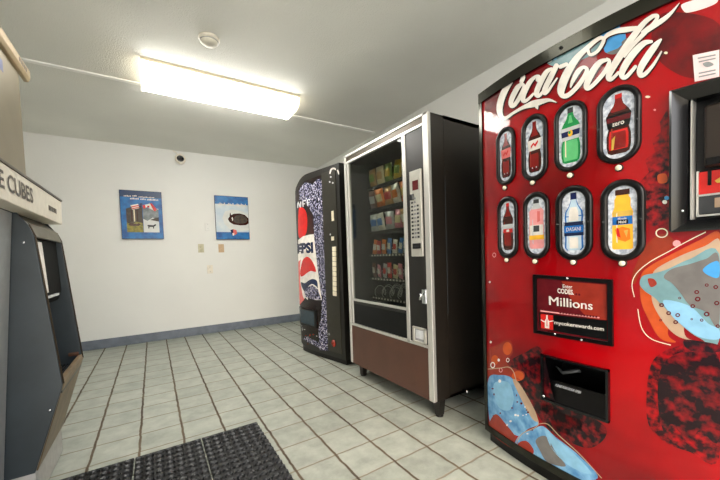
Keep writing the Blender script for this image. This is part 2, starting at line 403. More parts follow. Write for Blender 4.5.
def poster(corners, label, art):
    ps = [on(1, WY-.03, *p) for p in corners]
    x0 = (ps[0].x+ps[3].x)/2; x1 = (ps[1].x+ps[2].x)/2; z1 = (ps[0].z+ps[1].z)/2; z0 = (ps[2].z+ps[3].z)/2
    t = thing('mounted_picture', label, 'poster', ((x0+x1)/2, WY, (z0+z1)/2), 'posters on the back wall'); o = t.location
    b = MB(); b.box(x0, x1, WY-.028, WY, z0, z1, M['pblue'], .002); b.build('backing_board', t, o)
    b = MB(); k = [0]
    def fn(u, v, l): return (x0+(x1-x0)*u, WY-.0285-l*.0005, z0+(z1-z0)*v)
    def shape(pts, mt, l, sm=False):
        if sm: pts = smooth_loop(pts, 5)
        tri = geometry.tessellate_polygon([[Vector((p[0], p[1], 0)) for p in pts]])
        b.add([fn(u, v, l) for u, v in pts], [list(q) for q in tri], mt)
    def words(s, u0, u1, v0, v1, mt, l): text_map(b, s, lambda u, v: fn(u0+(u1-u0)*u, v0+(v1-v0)*v, l), mt, .01)
    art(shape, words); b.build('print', t, o)
M['posterblue'] = mat('poster_blue', '1e78bc', .35, scale=12, col2='0f4f92', contrast=(.35, .65))
M['posternavy'] = mat('poster_navy', '1c3a62', .35, scale=9)
M['posterpale'] = mat('poster_pale', 'd5dde0', .35, scale=6, col2='b3c8d8', contrast=(.3, .6))
M['meadow'] = mat('poster_meadow', 'a89a3c', .4, scale=30, col2='5b5a22')
M['trees'] = mat('poster_trees', '4a3b2c', .4, scale=34, col2='201a14')
M['rock'] = mat('poster_rock', '8f9698', .4, scale=20, col2='5c6468')
M['snow'] = mat('poster_snow', 'd9dbd8', .4, scale=10)
R_ = lambda a, b, c, d: [(a, b), (c, b), (c, d), (a, d)]
def art1(S, W):
    S(R_(.01, .01, .99, .99), M['posterblue'], 0); S(R_(.01, .86, .99, .99), M['posternavy'], 1)
    for (u0, u1, v, h) in ((.1, .28, .865, .03), (.3, .42, .875, .028), (.44, .86, .862, .022), (.24, .46, .815, .035), (.48, .62, .815, .03), (.64, .93, .81, .035)):
        n = int((u1-u0)/.035)
        for i in range(n): S(R_(u0+i*.035, v, u0+i*.035+.024, v+h*(.7+.3*((i*7) % 3)/2)), M['white'], 2)
    S(R_(.13, .14, .51, .62), M['meadow'], 1); S([(.13, .62), (.13, .34), (.25, .30), (.35, .36), (.51, .33), (.51, .65), (.4, .7)], M['trees'], 2)
    S([(.17, .30), (.22, .27), (.40, .27), (.46, .31), (.40, .33), (.36, .31), (.22, .33)], M['cola'], 3)
    for u in (.24, .3, .37): S(R_(u, .36, u+.03, .6), M['cream'] if u == .3 else M['cola'], 3)
    S(R_(.52, .14, .9, .64), M['snow'], 1); S([(.52, .64), (.52, .42), (.62, .38), (.75, .45), (.9, .40), (.9, .62), (.8, .66)], M['rock'], 2)
    S([(.68, .40), (.9, .37), (.9, .46), (.8, .44)], M['trees'], 3)
    S([(.6, .28), (.63, .295), (.76, .29), (.8, .315), (.83, .30), (.80, .275), (.77, .26), (.765, .22), (.745, .22), (.745, .255), (.66, .255), (.65, .22), (.63, .22), (.63, .265)], M['black'], 3)
    S([(.24, .69), (.42, .73), (.44, .64), (.28, .6)], M['white'], 3); S([(.25, .665), (.43, .705), (.435, .685), (.26, .645)], M['pred'], 4); S([(.27, .63), (.44, .665), (.44, .65), (.28, .61)], M['pred'], 4)
    S([(.46, .74), (.52, .74), (.5, .66), (.45, .66)], M['navy'], 4)
    S([(.52, .70), (.72, .75), (.82, .66), (.78, .6), (.64, .67), (.54, .63)], M['white'], 4); S([(.70, .75), (.75, .75), (.86, .63), (.82, .58), (.78, .60)], M['pred'], 5); S([(.52, .70), (.58, .715), (.6, .65), (.54, .63)], M['pred'], 5); S([(.63, .69), (.68, .7), (.69, .665), (.64, .655)], M['pred'], 5)
def art2(S, W):
    S(R_(.01, .01, .99, .99), M['posterpale'], 0); S(R_(.01, .81, .99, .99), M['posterblue'], 1); S(R_(.01, .01, .99, .17), M['posterblue'], 1)
    for i in range(20):
        if i not in (5, 11): S(R_(.1+i*.042, .775, .13+i*.042, .815+.012*((i*5) % 3)), M['white'], 2)
    S([(.2, .5), (.28, .64), (.5, .7), (.8, .66), (.99, .58), (.99, .22), (.7, .2), (.4, .24), (.25, .36)], M['snow'], 2, False)
    S([(.36, .47), (.43, .55), (.55, .6), (.72, .61), (.88, .58), (.985, .50), (.985, .38), (.9, .34), (.72, .33), (.52, .35), (.41, .40)], M['cola'], 3, False)
    S([(.52, .45), (.6, .55), (.75, .58), (.9, .53), (.95, .45), (.88, .39), (.7, .37), (.57, .39)], M['trees'], 4, True)
    S([(.43, .62), (.455, .6), (.47, .47), (.44, .44), (.41, .5)], M['cola'], 4); S([(.47, .5), (.5, .52), (.52, .47), (.49, .42)], M['white'], 5)
    S([(.42, .22), (.5, .24), (.5, .12), (.46, .1)], M['navy'], 3); S([(.5, .24), (.6, .22), (.62, .14), (.54, .1), (.5, .13)], M['pinkr'], 3); S([(.47, .15), (.53, .15), (.52, .09), (.48, .09)], M['white'], 4)
poster([(120.5, 189.5), (162.7, 192.2), (162.7, 239), (120.3, 239)], 'blue poster with flags and wildlife photos, left of the two', art1)
poster([(215.2, 195.2), (248.7, 197.3), (249, 239.5), (215.4, 239.5)], 'blue and white poster with a brown oval picture, right of the two', art2)

# ------------------------------------------------------------------ rubber mat
def floor_mat():
    x1, y1, p = .483, 1.998, .3048
    t = thing('rubber_mat', 'black rubber anti-fatigue floor mat with a bumpy top in the foreground', 'floor mat', (.02, 1.5, 0)); o = t.location
    for i in range(3):
        a, c = x1-(i+1)*p, x1-i*p; b = MB()
        b.box(a+.003, c-.003, y1-.93, y1, .001, .009, M['rubber'], .002, 1)
        n = 7; q = p/n
        for k in range(n):
            for j in range(int(.93/q)):
                cx = a+(k+.5)*q; cy = y1-.012-(j+.5)*(.918/int(.93/q)) ; prof = []
                vs = []; fs = []           # a crescent bump
                for s in range(9):
                    th = PI*(.02+.96*s/8); ro, ri = .0185, .0095
                    for rr, zz in ((ro, .0088), ((ro+ri)/2+.002, .021), (ri, .0088)):
                        vs.append((cx+rr*math.cos(th), cy-.007+rr*math.sin(th)*.95, zz))
                for s in range(8):
                    for w in range(2): fs.append([s*3+w, s*3+w+1, s*3+w+4, s*3+w+3])
                b.add(vs, fs, M['bump'], True)
        b.build('mat_strip', t, o)
floor_mat()

# ------------------------------------------------------------------ red drink machine (right foreground)
CC, CH = .60, .488
def surfB(y): return 1.36 + .072*((y-CC)/CH)**2      # front of the bowed door
def coke():
    t = thing('drink_vending_machine', 'tall red drink vending machine with white script lettering and eight bottle windows', 'vending machine', (1.8, CC, 0)); o = t.location
    y0, y1, z0, z1 = .112, 1.088, .062, 1.775
    b = MB(); b.box(1.53, 2.28, y0+.01, y1-.01, .03, z1-.012, M['blackm'], .006); b.build('cabinet', t, o)
    b = MB(); curved_slab(b, y0+.02, y1-.012, .0, .06, surfB, -.022, 0, M['black'], absback=1.6)
    b.build('kick_base', t, o)
    for yy in (.2, 1.0): b = MB(); b.box(2.1, 2.2, yy-.04, yy+.04, 0, .03, M['black']); b.build('foot', t, o)
    # rectangles cut into the red panel
    def rect(ps):
        q = [surf_hit(*p, surfB) for p in ps]; return ((q[1][0]+q[2][0])/2, (q[0][0]+q[3][0])/2, (q[2][1]+q[3][1])/2, (q[0][1]+q[1][1])/2)
    slot = rect([(542.5, 354), (610.8, 369), (609.5, 423), (542.5, 397.5)])
    pq = [surf_hit(*p, surfB) for p in ((669.5, 93), (673, 230.5))]
    pay = (.165, (pq[0][0]+pq[1][0])/2, pq[1][1], pq[0][1])
    holes = [(slot[0]+.006, slot[1]-.006, slot[2]+.006, slot[3]-.006), (pay[0]+.008, pay[1]-.008, pay[2]+.008, pay[3]-.008)]
    ys = sorted({y0+.018, y1-.018, *[h[i] for h in holes for i in (0, 1)]}); zs = sorted({z0+.03, z1-.045, *[h[i] for h in holes for i in (2, 3)]})
    b = MB()
    for a, c in zip(ys, ys[1:]):
        for d, e in zip(zs, zs[1:]):
            if any(h[0] < (a+c)/2 < h[1] and h[2] < (d+e)/2 < h[3] for h in holes): continue
            curved_slab(b, a, c, d, e, surfB, 0, -.006, M['red'])
    door = b.build('door_panel', t, o)
    b = MB()
    curved_slab(b, y0, y1, z1-.047, z1, surfB, .012, 0, M['frame'], absback=1.53)
    curved_slab(b, y0, y1, z0, z0+.032, surfB, .008, 0, M['frame'], absback=1.53)
    curved_slab(b, y0, y0+.02, z0+.03, z1-.045, surfB, .008, 0, M['frame'], absback=1.53)
    curved_slab(b, y1-.02, y1, z0+.03, z1-.045, surfB, .008, 0, M['frame'], absback=1.53)
    b.build('door_frame', t, o)
    b = MB(); s0 = surf_hit(562.5, 43.5, surfB); b.lathe([(.006, 0), (.006, .004), (0, .005)], (surfB(s0[0])-.012, s0[0], z1-.025), (-1, 0, 0), M['black'], 12); b.build('frame_screw', t, o)

    # printed artwork
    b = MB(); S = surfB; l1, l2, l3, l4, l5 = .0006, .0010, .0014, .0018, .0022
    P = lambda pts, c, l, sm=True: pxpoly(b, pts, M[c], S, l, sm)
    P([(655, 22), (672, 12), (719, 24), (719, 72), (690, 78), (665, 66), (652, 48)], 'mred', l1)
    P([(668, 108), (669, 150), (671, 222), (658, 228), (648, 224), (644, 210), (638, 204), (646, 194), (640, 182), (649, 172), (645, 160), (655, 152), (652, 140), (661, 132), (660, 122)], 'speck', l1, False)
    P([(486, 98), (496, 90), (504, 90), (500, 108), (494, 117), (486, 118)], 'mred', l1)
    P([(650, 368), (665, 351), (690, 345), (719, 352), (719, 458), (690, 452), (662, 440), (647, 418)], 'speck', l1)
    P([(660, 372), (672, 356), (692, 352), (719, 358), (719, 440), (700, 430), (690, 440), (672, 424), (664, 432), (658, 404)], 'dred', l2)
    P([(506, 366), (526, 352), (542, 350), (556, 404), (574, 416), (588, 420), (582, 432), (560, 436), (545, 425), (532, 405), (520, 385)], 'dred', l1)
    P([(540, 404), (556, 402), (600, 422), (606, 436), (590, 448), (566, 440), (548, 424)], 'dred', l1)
    b.build('dark_patch_print', door, o); b = MB()  # printed dark red patches of the door artwork
    P([(546, 60), (560, 51), (580, 41), (600, 31), (604, 46), (590, 56), (570, 64), (553, 66)], 'teal', l1)
    P([(602, 32), (618, 26), (626, 36), (621, 46), (607, 53), (603, 45)], 'sky', l2); P([(607, 53), (621, 47), (622, 42), (628, 38), (626, 46), (616, 54)], 'taupe', l3)
    pxdisc(b, 549, 59.5, 3.4, 3.4, M['white'], S, l3, .75); pxdisc(b, 555, 58, 2, 2.6, M['lblue'], S, l2)
    b.build('bubble_print', door, o); b = MB()
    P([(632, 276), (640, 256), (650, 241), (664, 234), (674, 242), (664, 255), (650, 264), (640, 273), (635, 284)], 'dorange', l1)
    P([(641, 276), (650, 266), (672, 254), (700, 240), (719, 232), (719, 262), (690, 285), (668, 330), (676, 342), (660, 338), (648, 318), (641, 300)], 'orange', l2)
    P([(655, 270), (680, 256), (705, 246), (719, 239), (719, 262), (690, 275), (684, 330), (692, 340), (676, 335), (662, 320), (652, 300), (654, 282)], 'beige', l3)
    P([(640, 284), (643, 276), (655, 273), (668, 269), (690, 259), (719, 253), (719, 341), (700, 338), (684, 327), (668, 311), (655, 298), (645, 291)], 'teal', l4)
    P([(648, 279), (654, 279), (657, 284), (651, 287)], 'rust', l5)
    P([(664, 277), (672, 269), (690, 264), (706, 259), (719, 257), (719, 326), (706, 312), (690, 305), (680, 292), (672, 283)], 'taupe', l5)
    P([(664, 300), (690, 306), (708, 323), (719, 329), (719, 339), (700, 337), (682, 325), (670, 313)], 'lblue', l5+.0003)
    P([(703, 270), (711, 263), (719, 262), (719, 277), (710, 276)], 'sky', l5+.0004)
    P([(684, 340), (700, 341), (719, 345), (719, 352), (690, 350)], 'dred', l5)
    for x, y, r in ((697, 292, 2), (707, 285, 1.6), (716, 287, 2), (698, 299, 2.4), (693, 306, 2), (707, 314, 2.4), (717, 303, 2.2), (662, 305, 2), (669, 313, 2), (678, 315, 2), (676, 322, 2), (718, 326, 1.8), (702, 320, 1.5), (661, 320, 1.2), (680, 298, 1.2), (692, 319, 1)):
        pxdisc(b, x, y, r*1.2, r, M['maroon'], S, l5+.0007, .5)
    for q in ([(634.6, 297), (632.3, 284), (637, 273), (650, 262), (668, 252), (690, 240), (706, 232)], [(638, 309), (642, 328), (652, 339), (671, 345)]):
        pxstroke(b, [(x, y, .8) for x, y in q], M['cream'], S, l5)
    pxdisc(b, 662, 233, 6.3, 4.8, M['cream'], S, l5, .8); pxdisc(b, 677, 243.5, 4, 3.3, M['pink'], S, l5); pxdisc(b, 672, 226, 1.8, 1.6, M['pink'], S, l5)
    pxdisc(b, 665, 202, 2.4, 2, M['white'], S, l5); pxdisc(b, 667, 198, 2.4, 2, M['sky'], S, l5+.0003); pxdisc(b, 648, 97, 2.6, 1.2, M['cream'], S, l5); pxdisc(b, 655, 110, 1.3, 1, M['pink'], S, l5)
    P([(658, 175), (666, 174), (667, 182), (659, 183)], 'orange', l2)
    b.build('splash_print', door, o); b = MB()
    P([(488, 352), (497, 345), (510, 340), (513, 352), (507, 362), (513, 368), (524, 372), (522, 380), (505, 376), (488, 378)], 'rust', l2)
    pxdisc(b, 507.5, 348.5, 4.5, 6.5, M['orange'], S, l3); pxdisc(b, 495, 360, 3.6, 5, M['orange'], S, l3); pxdisc(b, 518, 376, 6, 5, M['orange'], S, l2)
    P([(488.5, 379), (500, 375), (512, 378), (519, 391), (526, 404), (533, 416), (538.5, 424), (528, 429), (519, 436), (506, 430), (494, 432), (489, 415)], 'icewater', l3)
    P([(494, 384), (508, 382), (514, 396), (510, 410), (498, 406)], 'lblue', l4); P([(513, 380), (520, 384), (534, 408), (538, 421), (532, 418), (522, 400)], 'beige', l4)
    P([(489, 424), (496, 414), (506, 424), (516, 437), (519, 448), (508, 446), (490, 432)], 'rust', l4)
    P([(515, 445), (521, 434), (532, 430), (543, 426), (556, 437), (580, 456), (598, 478), (566, 478), (540, 465), (524, 455)], 'icewater', l4)
    P([(545, 428), (556, 438), (578, 457), (592, 474), (570, 466), (552, 448)], 'lblue', l5); P([(536, 440), (546, 436), (556, 452), (566, 466), (548, 462), (540, 450)], 'taupe', l5); P([(519, 443), (527, 441), (534, 450), (531, 456), (523, 452)], 'rust', l5)
    rr = random.Random(3)
    for _ in range(26):
        x = rr.uniform(490, 534); y = rr.uniform(388, 434)
        if y > 384+(x-510)*1.5: pxdisc(b, x, y, rr.uniform(.5, 1.3), rr.uniform(.5, 1.2), M['maroon' if rr.random() < .7 else 'white'], S, l5)
    for q in ([(488, 369), (500, 368), (509, 367), (514, 372), (518, 384), (530, 404), (538.5, 421), (536, 427), (522, 434), (515, 446)], [(538.5, 424), (548, 424), (560, 436), (580, 454), (602, 478)]):
        pxstroke(b, [(x, y, .8) for x, y in q], M['beige'], S, l5+.0004)
    for x, y, r in ((493, 365, 2.6), (508, 360, 1.8), (501, 370, 2), (494.5, 255, 2)): pxdisc(b, x, y, r*.9, r*1.2, M['white' if r != 2 else 'pink'], S, l5, .7)
    for x, y, r in ((499, 360, 1.2), (491, 342, 1), (490, 282, .9), (500, 381, 1.4)): pxdisc(b, x, y, r, r*1.2, M['white'], S, l5)
    b.build('ice_print', door, o)

    # script lettering: a dark shadow stroke under a white one
    strokes = [
        [(522, 82, 4), (523.5, 77, 4.5), (521, 74, 3.4), (516, 76, 4), (508, 86, 6), (502, 99, 6.4), (500, 110, 6), (502, 117, 4.6), (506.5, 118, 3.2), (514, 113, 2.6), (524, 107.5, 3.6), (534, 104, 6.5), (543, 101.5, 5), (550, 100.3, 3), (557, 102.5, .6)],
        [(536, 104, 5), (537.5, 107.5, 3), (538.3, 109.5, .5)],
        [(523, 84, 2.6), (518, 88, 5), (512, 100, 5), (512, 106, 4.2), (516, 104, 4), (522, 94, 4), (524.5, 86, 3), (521.5, 83.5, 2)],
        [(538.5, 80, 4.6), (539.5, 77, 3.6), (536, 77, 3), (530, 83, 4.6), (524, 95, 5.2), (524, 101, 4.4), (528, 100, 3), (534, 94, 2.4)],
        [(552, 69, 3), (546.5, 73, 4.8), (539.5, 86, 5.4), (537, 94, 5), (539.5, 96, 3.6), (544, 91, 2.6), (549, 83, 2.2)],
        [(557, 66, 5), (551, 78, 5.4), (546, 88, 5.2), (545, 93, 4.6), (548, 92, 3), (553, 85, 2.4), (558, 78, 1.4)],
        [(561, 67, 4), (567, 64.5, 3.8)],
        [(588, 48, 3), (590.5, 55, 3.2), (597.5, 52, 3.2), (603, 44, 3.6), (604, 39, 3.8), (599, 39, 4), (588, 48, 4.6), (577, 59, 6.4), (567.5, 74, 8), (562, 88, 8), (562.5, 95, 5.6), (567.5, 96, 4.6), (575, 90, 4.4), (583, 80, 4.4), (587.5, 70.5, 4), (584, 67.5, 3.2), (578.5, 72, 5), (573, 82, 3.6), (571, 88, 1.2)],
        [(604, 40, 3), (608, 35.5, 4), (617, 31.5, 5), (627, 30, 5.4), (637, 28.5, 4)],
        [(608, 60, 3), (600, 63, 5.4), (592, 74, 6.6), (587, 86, 5.6), (589.5, 88.5, 4), (597, 82, 4), (606, 71, 4.4), (610, 62, 3.6), (607.5, 59, 2)],
        [(653.5, 16.5, 4), (645, 23, 5), (634, 36.5, 6.4), (622, 54, 7), (612, 70, 6.6), (609, 78, 5.4), (612, 79.5, 3.6), (619, 73, 3)],
        [(653.5, 16.5, 4), (658, 16.5, 3.6), (655, 23, 3.6), (645, 33.5, 4.4), (634, 45, 3.6), (625, 57, 2.2)],
        [(644, 33, 5), (652, 27.5, 5.6), (664, 20, 4.6), (672, 13, 3), (680, 3.5, .5)],
        [(652, 42, 3), (644, 44, 5.6), (633, 55, 7), (624, 69, 6.6), (622.5, 76.5, 5), (627, 77, 4), (636, 67, 3.4)],
        [(661.5, 40, 2), (656, 46, 6), (648, 57, 7), (641, 69, 6.4), (641, 75.5, 5), (646, 74, 4), (654, 65, 3), (662, 52, 1.6)],
    ]
    b = MB()
    for s in strokes: pxstroke(b, [(x+.9, y+.7, w+.6) for x, y, w in s], M['dark'], S, .0032)
    for k, s in enumerate(strokes): pxstroke(b, s, M['white'], S, .0040+k*.00006)
    pxdisc(b, 666.3, 53.2, 1.9, 1.3, M['cream'], S, .004)
    b.build('script_lettering', door, o)

    # oval selection windows
    def stadium(hw, hh, n=14):
        r = hw; out = []
        for i in range(n+1): out.append((r*math.cos(PI*i/n), hh-r+r*math.sin(PI*i/n)))
        for i in range(n+1): out.append((-r*math.cos(PI*i/n), -(hh-r)-r*math.sin(PI*i/n)))
        return out
    prof_cola = [(.13, .86), (.15, .74), (.2, .62), (.42, .42), (.5, .3), (.46, .05), (.42, -.08), (.5, -.3), (.5, -.62), (.44, -.8), (.3, -.86)]
    prof_wide = [(.22, .86), (.24, .7), (.55, .55), (.6, .42), (.55, .3), (.58, .05), (.58, -.4), (.6, -.8), (.45, -.88)]
    prof_water = [(.16, .86), (.17, .7), (.26, .56), (.5, .36), (.54, .2), (.5, -.02), (.54, -.1), (.52, -.5), (.54, -.78), (.4, -.86)]
    def window(px, outer, inner, btn, kind, label):
        (ox0, oy0, ox1, oy1), (ix0, iy0, ix1, iy1) = outer, inner
        def ext(x0, y0, x1, y1):
            cx, cy = (x0+x1)/2, (y0+y1)/2
            yl, yr = surf_hit(x0, cy, S)[0], surf_hit(x1, cy, S)[0]; zt, zb = surf_hit(cx, y0, S)[1], surf_hit(cx, y1, S)[1]
            return (yl+yr)/2, (zt+zb)/2, (yl-yr)/2, (zt-zb)/2
        cy, cz, ow, oh = ext(*outer); iy, iz, iw, ih = ext(*inner)
        # ring
        fr = MB(); rings = []
        for hw, hh, d in ((ow, oh, 0), (ow-.001, oh-.001, .009), (ow-.006, oh-.006, .013), (iw+.006, ih+.006, .013), (iw+.001, ih+.001, .009), (iw, ih, .001)):
            rings.append([(cy-u, cz+v, d) for u, v in stadium(hw, hh)])
        n = len(rings[0]); vs = [(S(y)-d, y, z) for r in rings for y, z, d in r]
        fs = [[k*n+i, (k+1)*n+i, (k+1)*n+(i+1) % n, k*n+(i+1) % n] for k in range(len(rings)-1) for i in range(n)]
        fr.add(vs, fs, M['black'], True)
        for s in (-1, 1): fr.lathe([(.004, 0), (.003, .002), (0, .0025)], (S(cy+s*(ow+iw)/2)-.013, cy+s*(ow+iw)/2, cz), (-1, 0, 0), M['dgrey'], 8)
        f = fr.build('bottle_window', t, o); f['label'] = label
        # picture
        p = MB()
        def at(u, v): return (cy-u*iw, cz+v*ih)
        def sh(pts, c, l): decal(p, [at(u, v) for u, v in pts], M[c], S, .0008+l*.0004)
        decal(p, [(cy-u, cz+v) for u, v in stadium(iw, ih)], M['ice'], S, .0006)
        wide = dict(cola=1.5, colaw=1.45, cherry=1.45, zero=1.28, lime=1.3, lemonade=1.2, water=1.38, juice=1.17)[kind]
        def body(prof, c, l, k=1, v0=-9, v1=9):
            full = [(w*k*wide, v) for w, v in prof]
            f_ = lambda v: next((a[0]+(b_[0]-a[0])*(a[1]-v)/(a[1]-b_[1]) for a, b_ in zip(full, full[1:]) if a[1] >= v >= b_[1]), full[0][0])
            pr = [(w, v) for w, v in full if v0 < v < v1]
            if v1 < 1: pr.insert(0, (f_(v1), v1))
            if v0 > -1: pr.append((f_(v0), v0))
            sh([(w, v) for w, v in pr]+[(-w, v) for w, v in pr[::-1]], c, l)
        if kind in ('cola', 'colaw', 'zero', 'cherry'):
            k = 1.2 if kind == 'zero' else 1.0
            body(prof_cola, 'cola', 0, k); body(prof_cola, 'colar', 1, k*.72, .42, .8) ; body(prof_cola, 'colar', 1, k*.6, -.7, -.2)
            body([(.14, .93), (.15, .8)], 'pred' if kind in ('zero', 'cherry') else 'colar', 1, k)
            if kind == 'zero':
                body(prof_cola, 'colar', 1, k*.9, .46, .78); body(prof_cola, 'black', 2, k*1.04, -.06, .34); body(prof_cola, 'maroon', 3, k*1.0, .12, .27); body(prof_cola, 'pred', 1, k*.8, -.72, -.14)
                sh([(-.42, -.4), (-.2, -.3), (-.3, -.7), (-.45, -.72)], 'gold', 3)
                text_map(p, 'zero', lambda u, v: (S(cy)-.0026, cy-(-.42+.8*u)*iw, cz+(-.01+.1*v)*ih), M['white'], .02)
            elif kind == 'cherry':
                body(prof_cola, 'ltgrey', 2, 1.04, -.05, .12); body(prof_cola, 'pred', 2, 1.04, -.2, -.05); body(prof_cola, 'white', 3, .3, -.17, -.08)
            else:
                body(prof_cola, 'white' if kind == 'colaw' else 'pinkr', 2, 1.06, -.08, .3)
                sh([(-.4, .0), (-.1, .12), (.1, .02), (.42, .16), (.4, .24), (.05, .13), (-.1, .2), (-.42, .1)], 'pred', 3)
                for s in (-.22, .22): sh([(s+.16*math.cos(a*PI/6), -.74+.09*math.sin(a*PI/6)) for a in range(12)], 'maroon', 3); sh([(s+.05*math.cos(a*PI/4)-.02, -.7+.03*math.sin(a*PI/4)) for a in range(8)], 'ltgrey', 4)
        elif kind == 'lime':
            body(prof_cola, 'green', 0, 1.22); body(prof_cola, 'lgreen', 1, .95, -.78, -.12); body(prof_cola, 'lgreen', 1, .4, .45, .7); body([(.16, .95), (.17, .78)], 'dgrey', 1, 1.1)
            body(prof_cola, 'ltgrey', 2, 1.26, -.1, .32); body(prof_cola, 'navy', 3, 1.24, .02, .2)
            sh([(.2*math.cos(a*PI/8), .11+.11*math.sin(a*PI/8)) for a in range(16)], 'yellow', 4); sh([(-.06+.1*math.cos(a*PI/6), .14+.05*math.sin(a*PI/6)) for a in range(12)], 'green', 5)
        elif kind == 'lemonade':
            pr = [(.22, .88), (.24, .7), (.5, .58), (.66, .5), (.62, .2), (.66, -.1), (.66, -.75), (.5, -.82)]
            body(pr, 'pink', 0); body([(.2, .92), (.22, .78)], 'dgrey', 1, 1.2); body([(.25, .78), (.4, .58)], 'ltgrey', 1); body(pr, 'white', 1, .9, -.36, .02)
            sh(R_(-.32, -.22, .32, .0), 'dgrey', 2); body(pr, 'yellow', 2, 1.02, -.5, -.34)
            sh([(.1, .1), (.4, .15), (.4, .48), (.1, .5)], 'pinkr', 1)
        elif kind == 'water':
            body(prof_water, 'blue', 0, 1.05); body(prof_water, 'water', 1, .86); body(prof_water, 'white', 2, .55, .06, .5); body(prof_water, 'blue', 2, .9, .2, .23); body([(.18, .95), (.19, .74)], 'navy', 2)
            body(prof_water, 'pblue', 3, 1.12, -.4, .04); body(prof_water, 'blue', 4, 1.1, -.3, -.08); body(prof_water, 'white', 2, .5, -.8, -.45)
            text_map(p, 'DASANI', lambda u, v: (S(cy)-.0036, cy-(-.6+1.2*u)*iw, cz+(-.25+.12*v)*ih), M['white'], 0)
        elif kind == 'juice':
            pr = [(.34, .9), (.36, .7), (.46, .62), (.46, .4), (.6, .24), (.58, .12), (.6, -.8), (.5, -.84)]
            body(pr, 'yellow', 0, 1.02); body([(.42, .9), (.42, .74)], 'cola', 1); body(pr, 'gold', 1, .96, .12, .28); body(pr, 'blue', 2, 1.0, -.12, .12); sh(R_(-.4, -.1, .4, .02), 'black', 3)
            text_map(p, 'Minute', lambda u, v: (S(cy)-.0028, cy-(-.3+.6*u)*iw, cz+(.03+.06*v)*ih), M['white'], .02); text_map(p, 'Maid', lambda u, v: (S(cy)-.0028, cy-(-.28+.56*u)*iw, cz+(-.08+.08*v)*ih), M['white'], .02)
            sh([(-.5, -.25), (0, -.18), (.5, -.25), (.55, -.55), (.2, -.62), (-.3, -.55)], 'oj', 3); sh([(-.4, -.2), (-.25, -.22), (-.1, -.5), (-.35, -.45)], 'pred', 4); sh([(.1, -.3), (.4, -.28), (.3, -.5)], 'gold', 4)
        sh([(-.36*wide, .2), (-.3*wide, .24), (-.28*wide, -.66), (-.36*wide, -.62)], 'ltgrey' if kind in ('water', 'lemonade') else 'rust' if 'co' in kind or kind in ('zero', 'cherry') else 'cream', 1)  # highlight stripe on the bottle, put into the print's colour
        p.build('bottle_picture', f, o)
        q = MB(); by, bz = surf_hit(*btn, S); q.lathe([(.0125, 0), (.0125, .004), (.0095, .005)], (S(by), by, bz), (-1, 0, 0), M['black'], 18)
        q.lathe([(.0092, .004), (.0092, .009), (.007, .0115), (0, .012)], (S(by), by, bz), (-1, 0, 0), M['button'], 18); q.build('selection_button', t, o)
    window(0, (497, 127, 516, 185), (500, 132.5, 512.5, 182), (505.3, 188), 'cola', 'leftmost bottle window of the upper row')
    window(0, (522.2, 114, 548.3, 181), (526, 119.3, 544, 176), (533.2, 182.6), 'colaw', 'cola bottle window with a white label, second in the upper row')
    window(0, (554.8, 101, 588, 171.5), (559, 106, 583, 167), (570.7, 175.5), 'lime', 'green bottle window')
    window(0, (597.3, 85.7, 642, 163.5), (603, 91.5, 635, 158.5), (619.4, 168), 'zero', 'black label bottle window')
    window(0, (498.4, 196, 518.5, 258.5), (501, 201, 515.3, 253.4), (507.3, 260), 'cherry', 'leftmost bottle window of the lower row')
    window(0, (524.2, 191.5, 550, 259), (528, 196.7, 546.6, 253.6), (535.6, 261.3), 'lemonade', 'pink bottle window')
    window(0, (556.3, 185, 593.3, 260.5), (562, 190.8, 585.8, 254.5), (573.8, 262.2), 'water', 'blue water bottle window')
    window(0, (601, 179, 646.2, 261.3), (608, 185, 637.5, 254), (622.8, 263.2), 'juice', 'yellow juice bottle window')

    # promotion panel
    def rbar(mb, ps, w, d0, d1, mt):                 # frame ring between a px quad and its inset
        q = [Vector(surf_hit(*p, S)) for p in ps]; c = sum(q, Vector((0, 0)))/4
        inn = [p+Vector((w if p.x < c.x else -w, w if p.y < c.y else -w)) for p in q]
        for i in range(4):
            j = (i+1) % 4; quad = [q[i], q[j], inn[j], inn[i]]
            vs = [(S(p.x)-d0, p.x, p.y) for p in quad]+[(S(p.x)-d1, p.x, p.y) for p in quad]
            bm = bmesh.new(); bv = [bm.verts.new(v) for v in vs]
            for f in ([0, 1, 2, 3], [4, 5, 6, 7], [0, 1, 5, 4], [1, 2, 6, 5], [2, 3, 7, 6], [3, 0, 4, 7]): bm.faces.new([bv[k] for k in f])
            bmesh.ops.recalc_face_normals(bm, faces=bm.faces[:]); mb.bm(bm, mt)
        return inn
    b = MB(); pc = [(534.2, 274.3), (613.4, 279.5), (614, 346), (535, 332.5)]
    inn = rbar(b, pc, .014, 0, .012, M['black']); pf = b.build('promotion_frame', t, o)
    b = MB(); decal(b, [tuple(v) for v in inn], M['maroon'], S, .004)
    P2 = lambda pts, c, l: pxpoly(b, pts, M[c], S, l, False)
    P2([(562, 281), (607, 284.5), (607.5, 320), (588, 318), (572, 300)], 'rust', .0046)
    P2([(539.5, 312.5), (607.5, 320.6), (607.8, 340), (540.3, 328)], 'black', .0046)
    P2([(541, 310), (600, 317), (600, 318.2), (541, 311.3)], 'pink', .0052)
    P2([(541.3, 313.6), (553.8, 315.2), (553.8, 330), (541.6, 327.8)], 'pred', .0052)
    P2([(547, 315), (548.4, 315), (548.6, 319), (550, 321), (550, 328.4), (545.6, 327.6), (545.6, 320.4), (546.8, 318.4)], 'white', .0058)
    pxstroke(b, [(541.6, 319.5, .7), (546, 321.6, 1.1), (554.5, 320.6, .7)], M['white'], S, .0064)
    pxstroke(b, [(547.8, 319, .7), (547.8, 326, .9)], M['pred'], S, .0064)
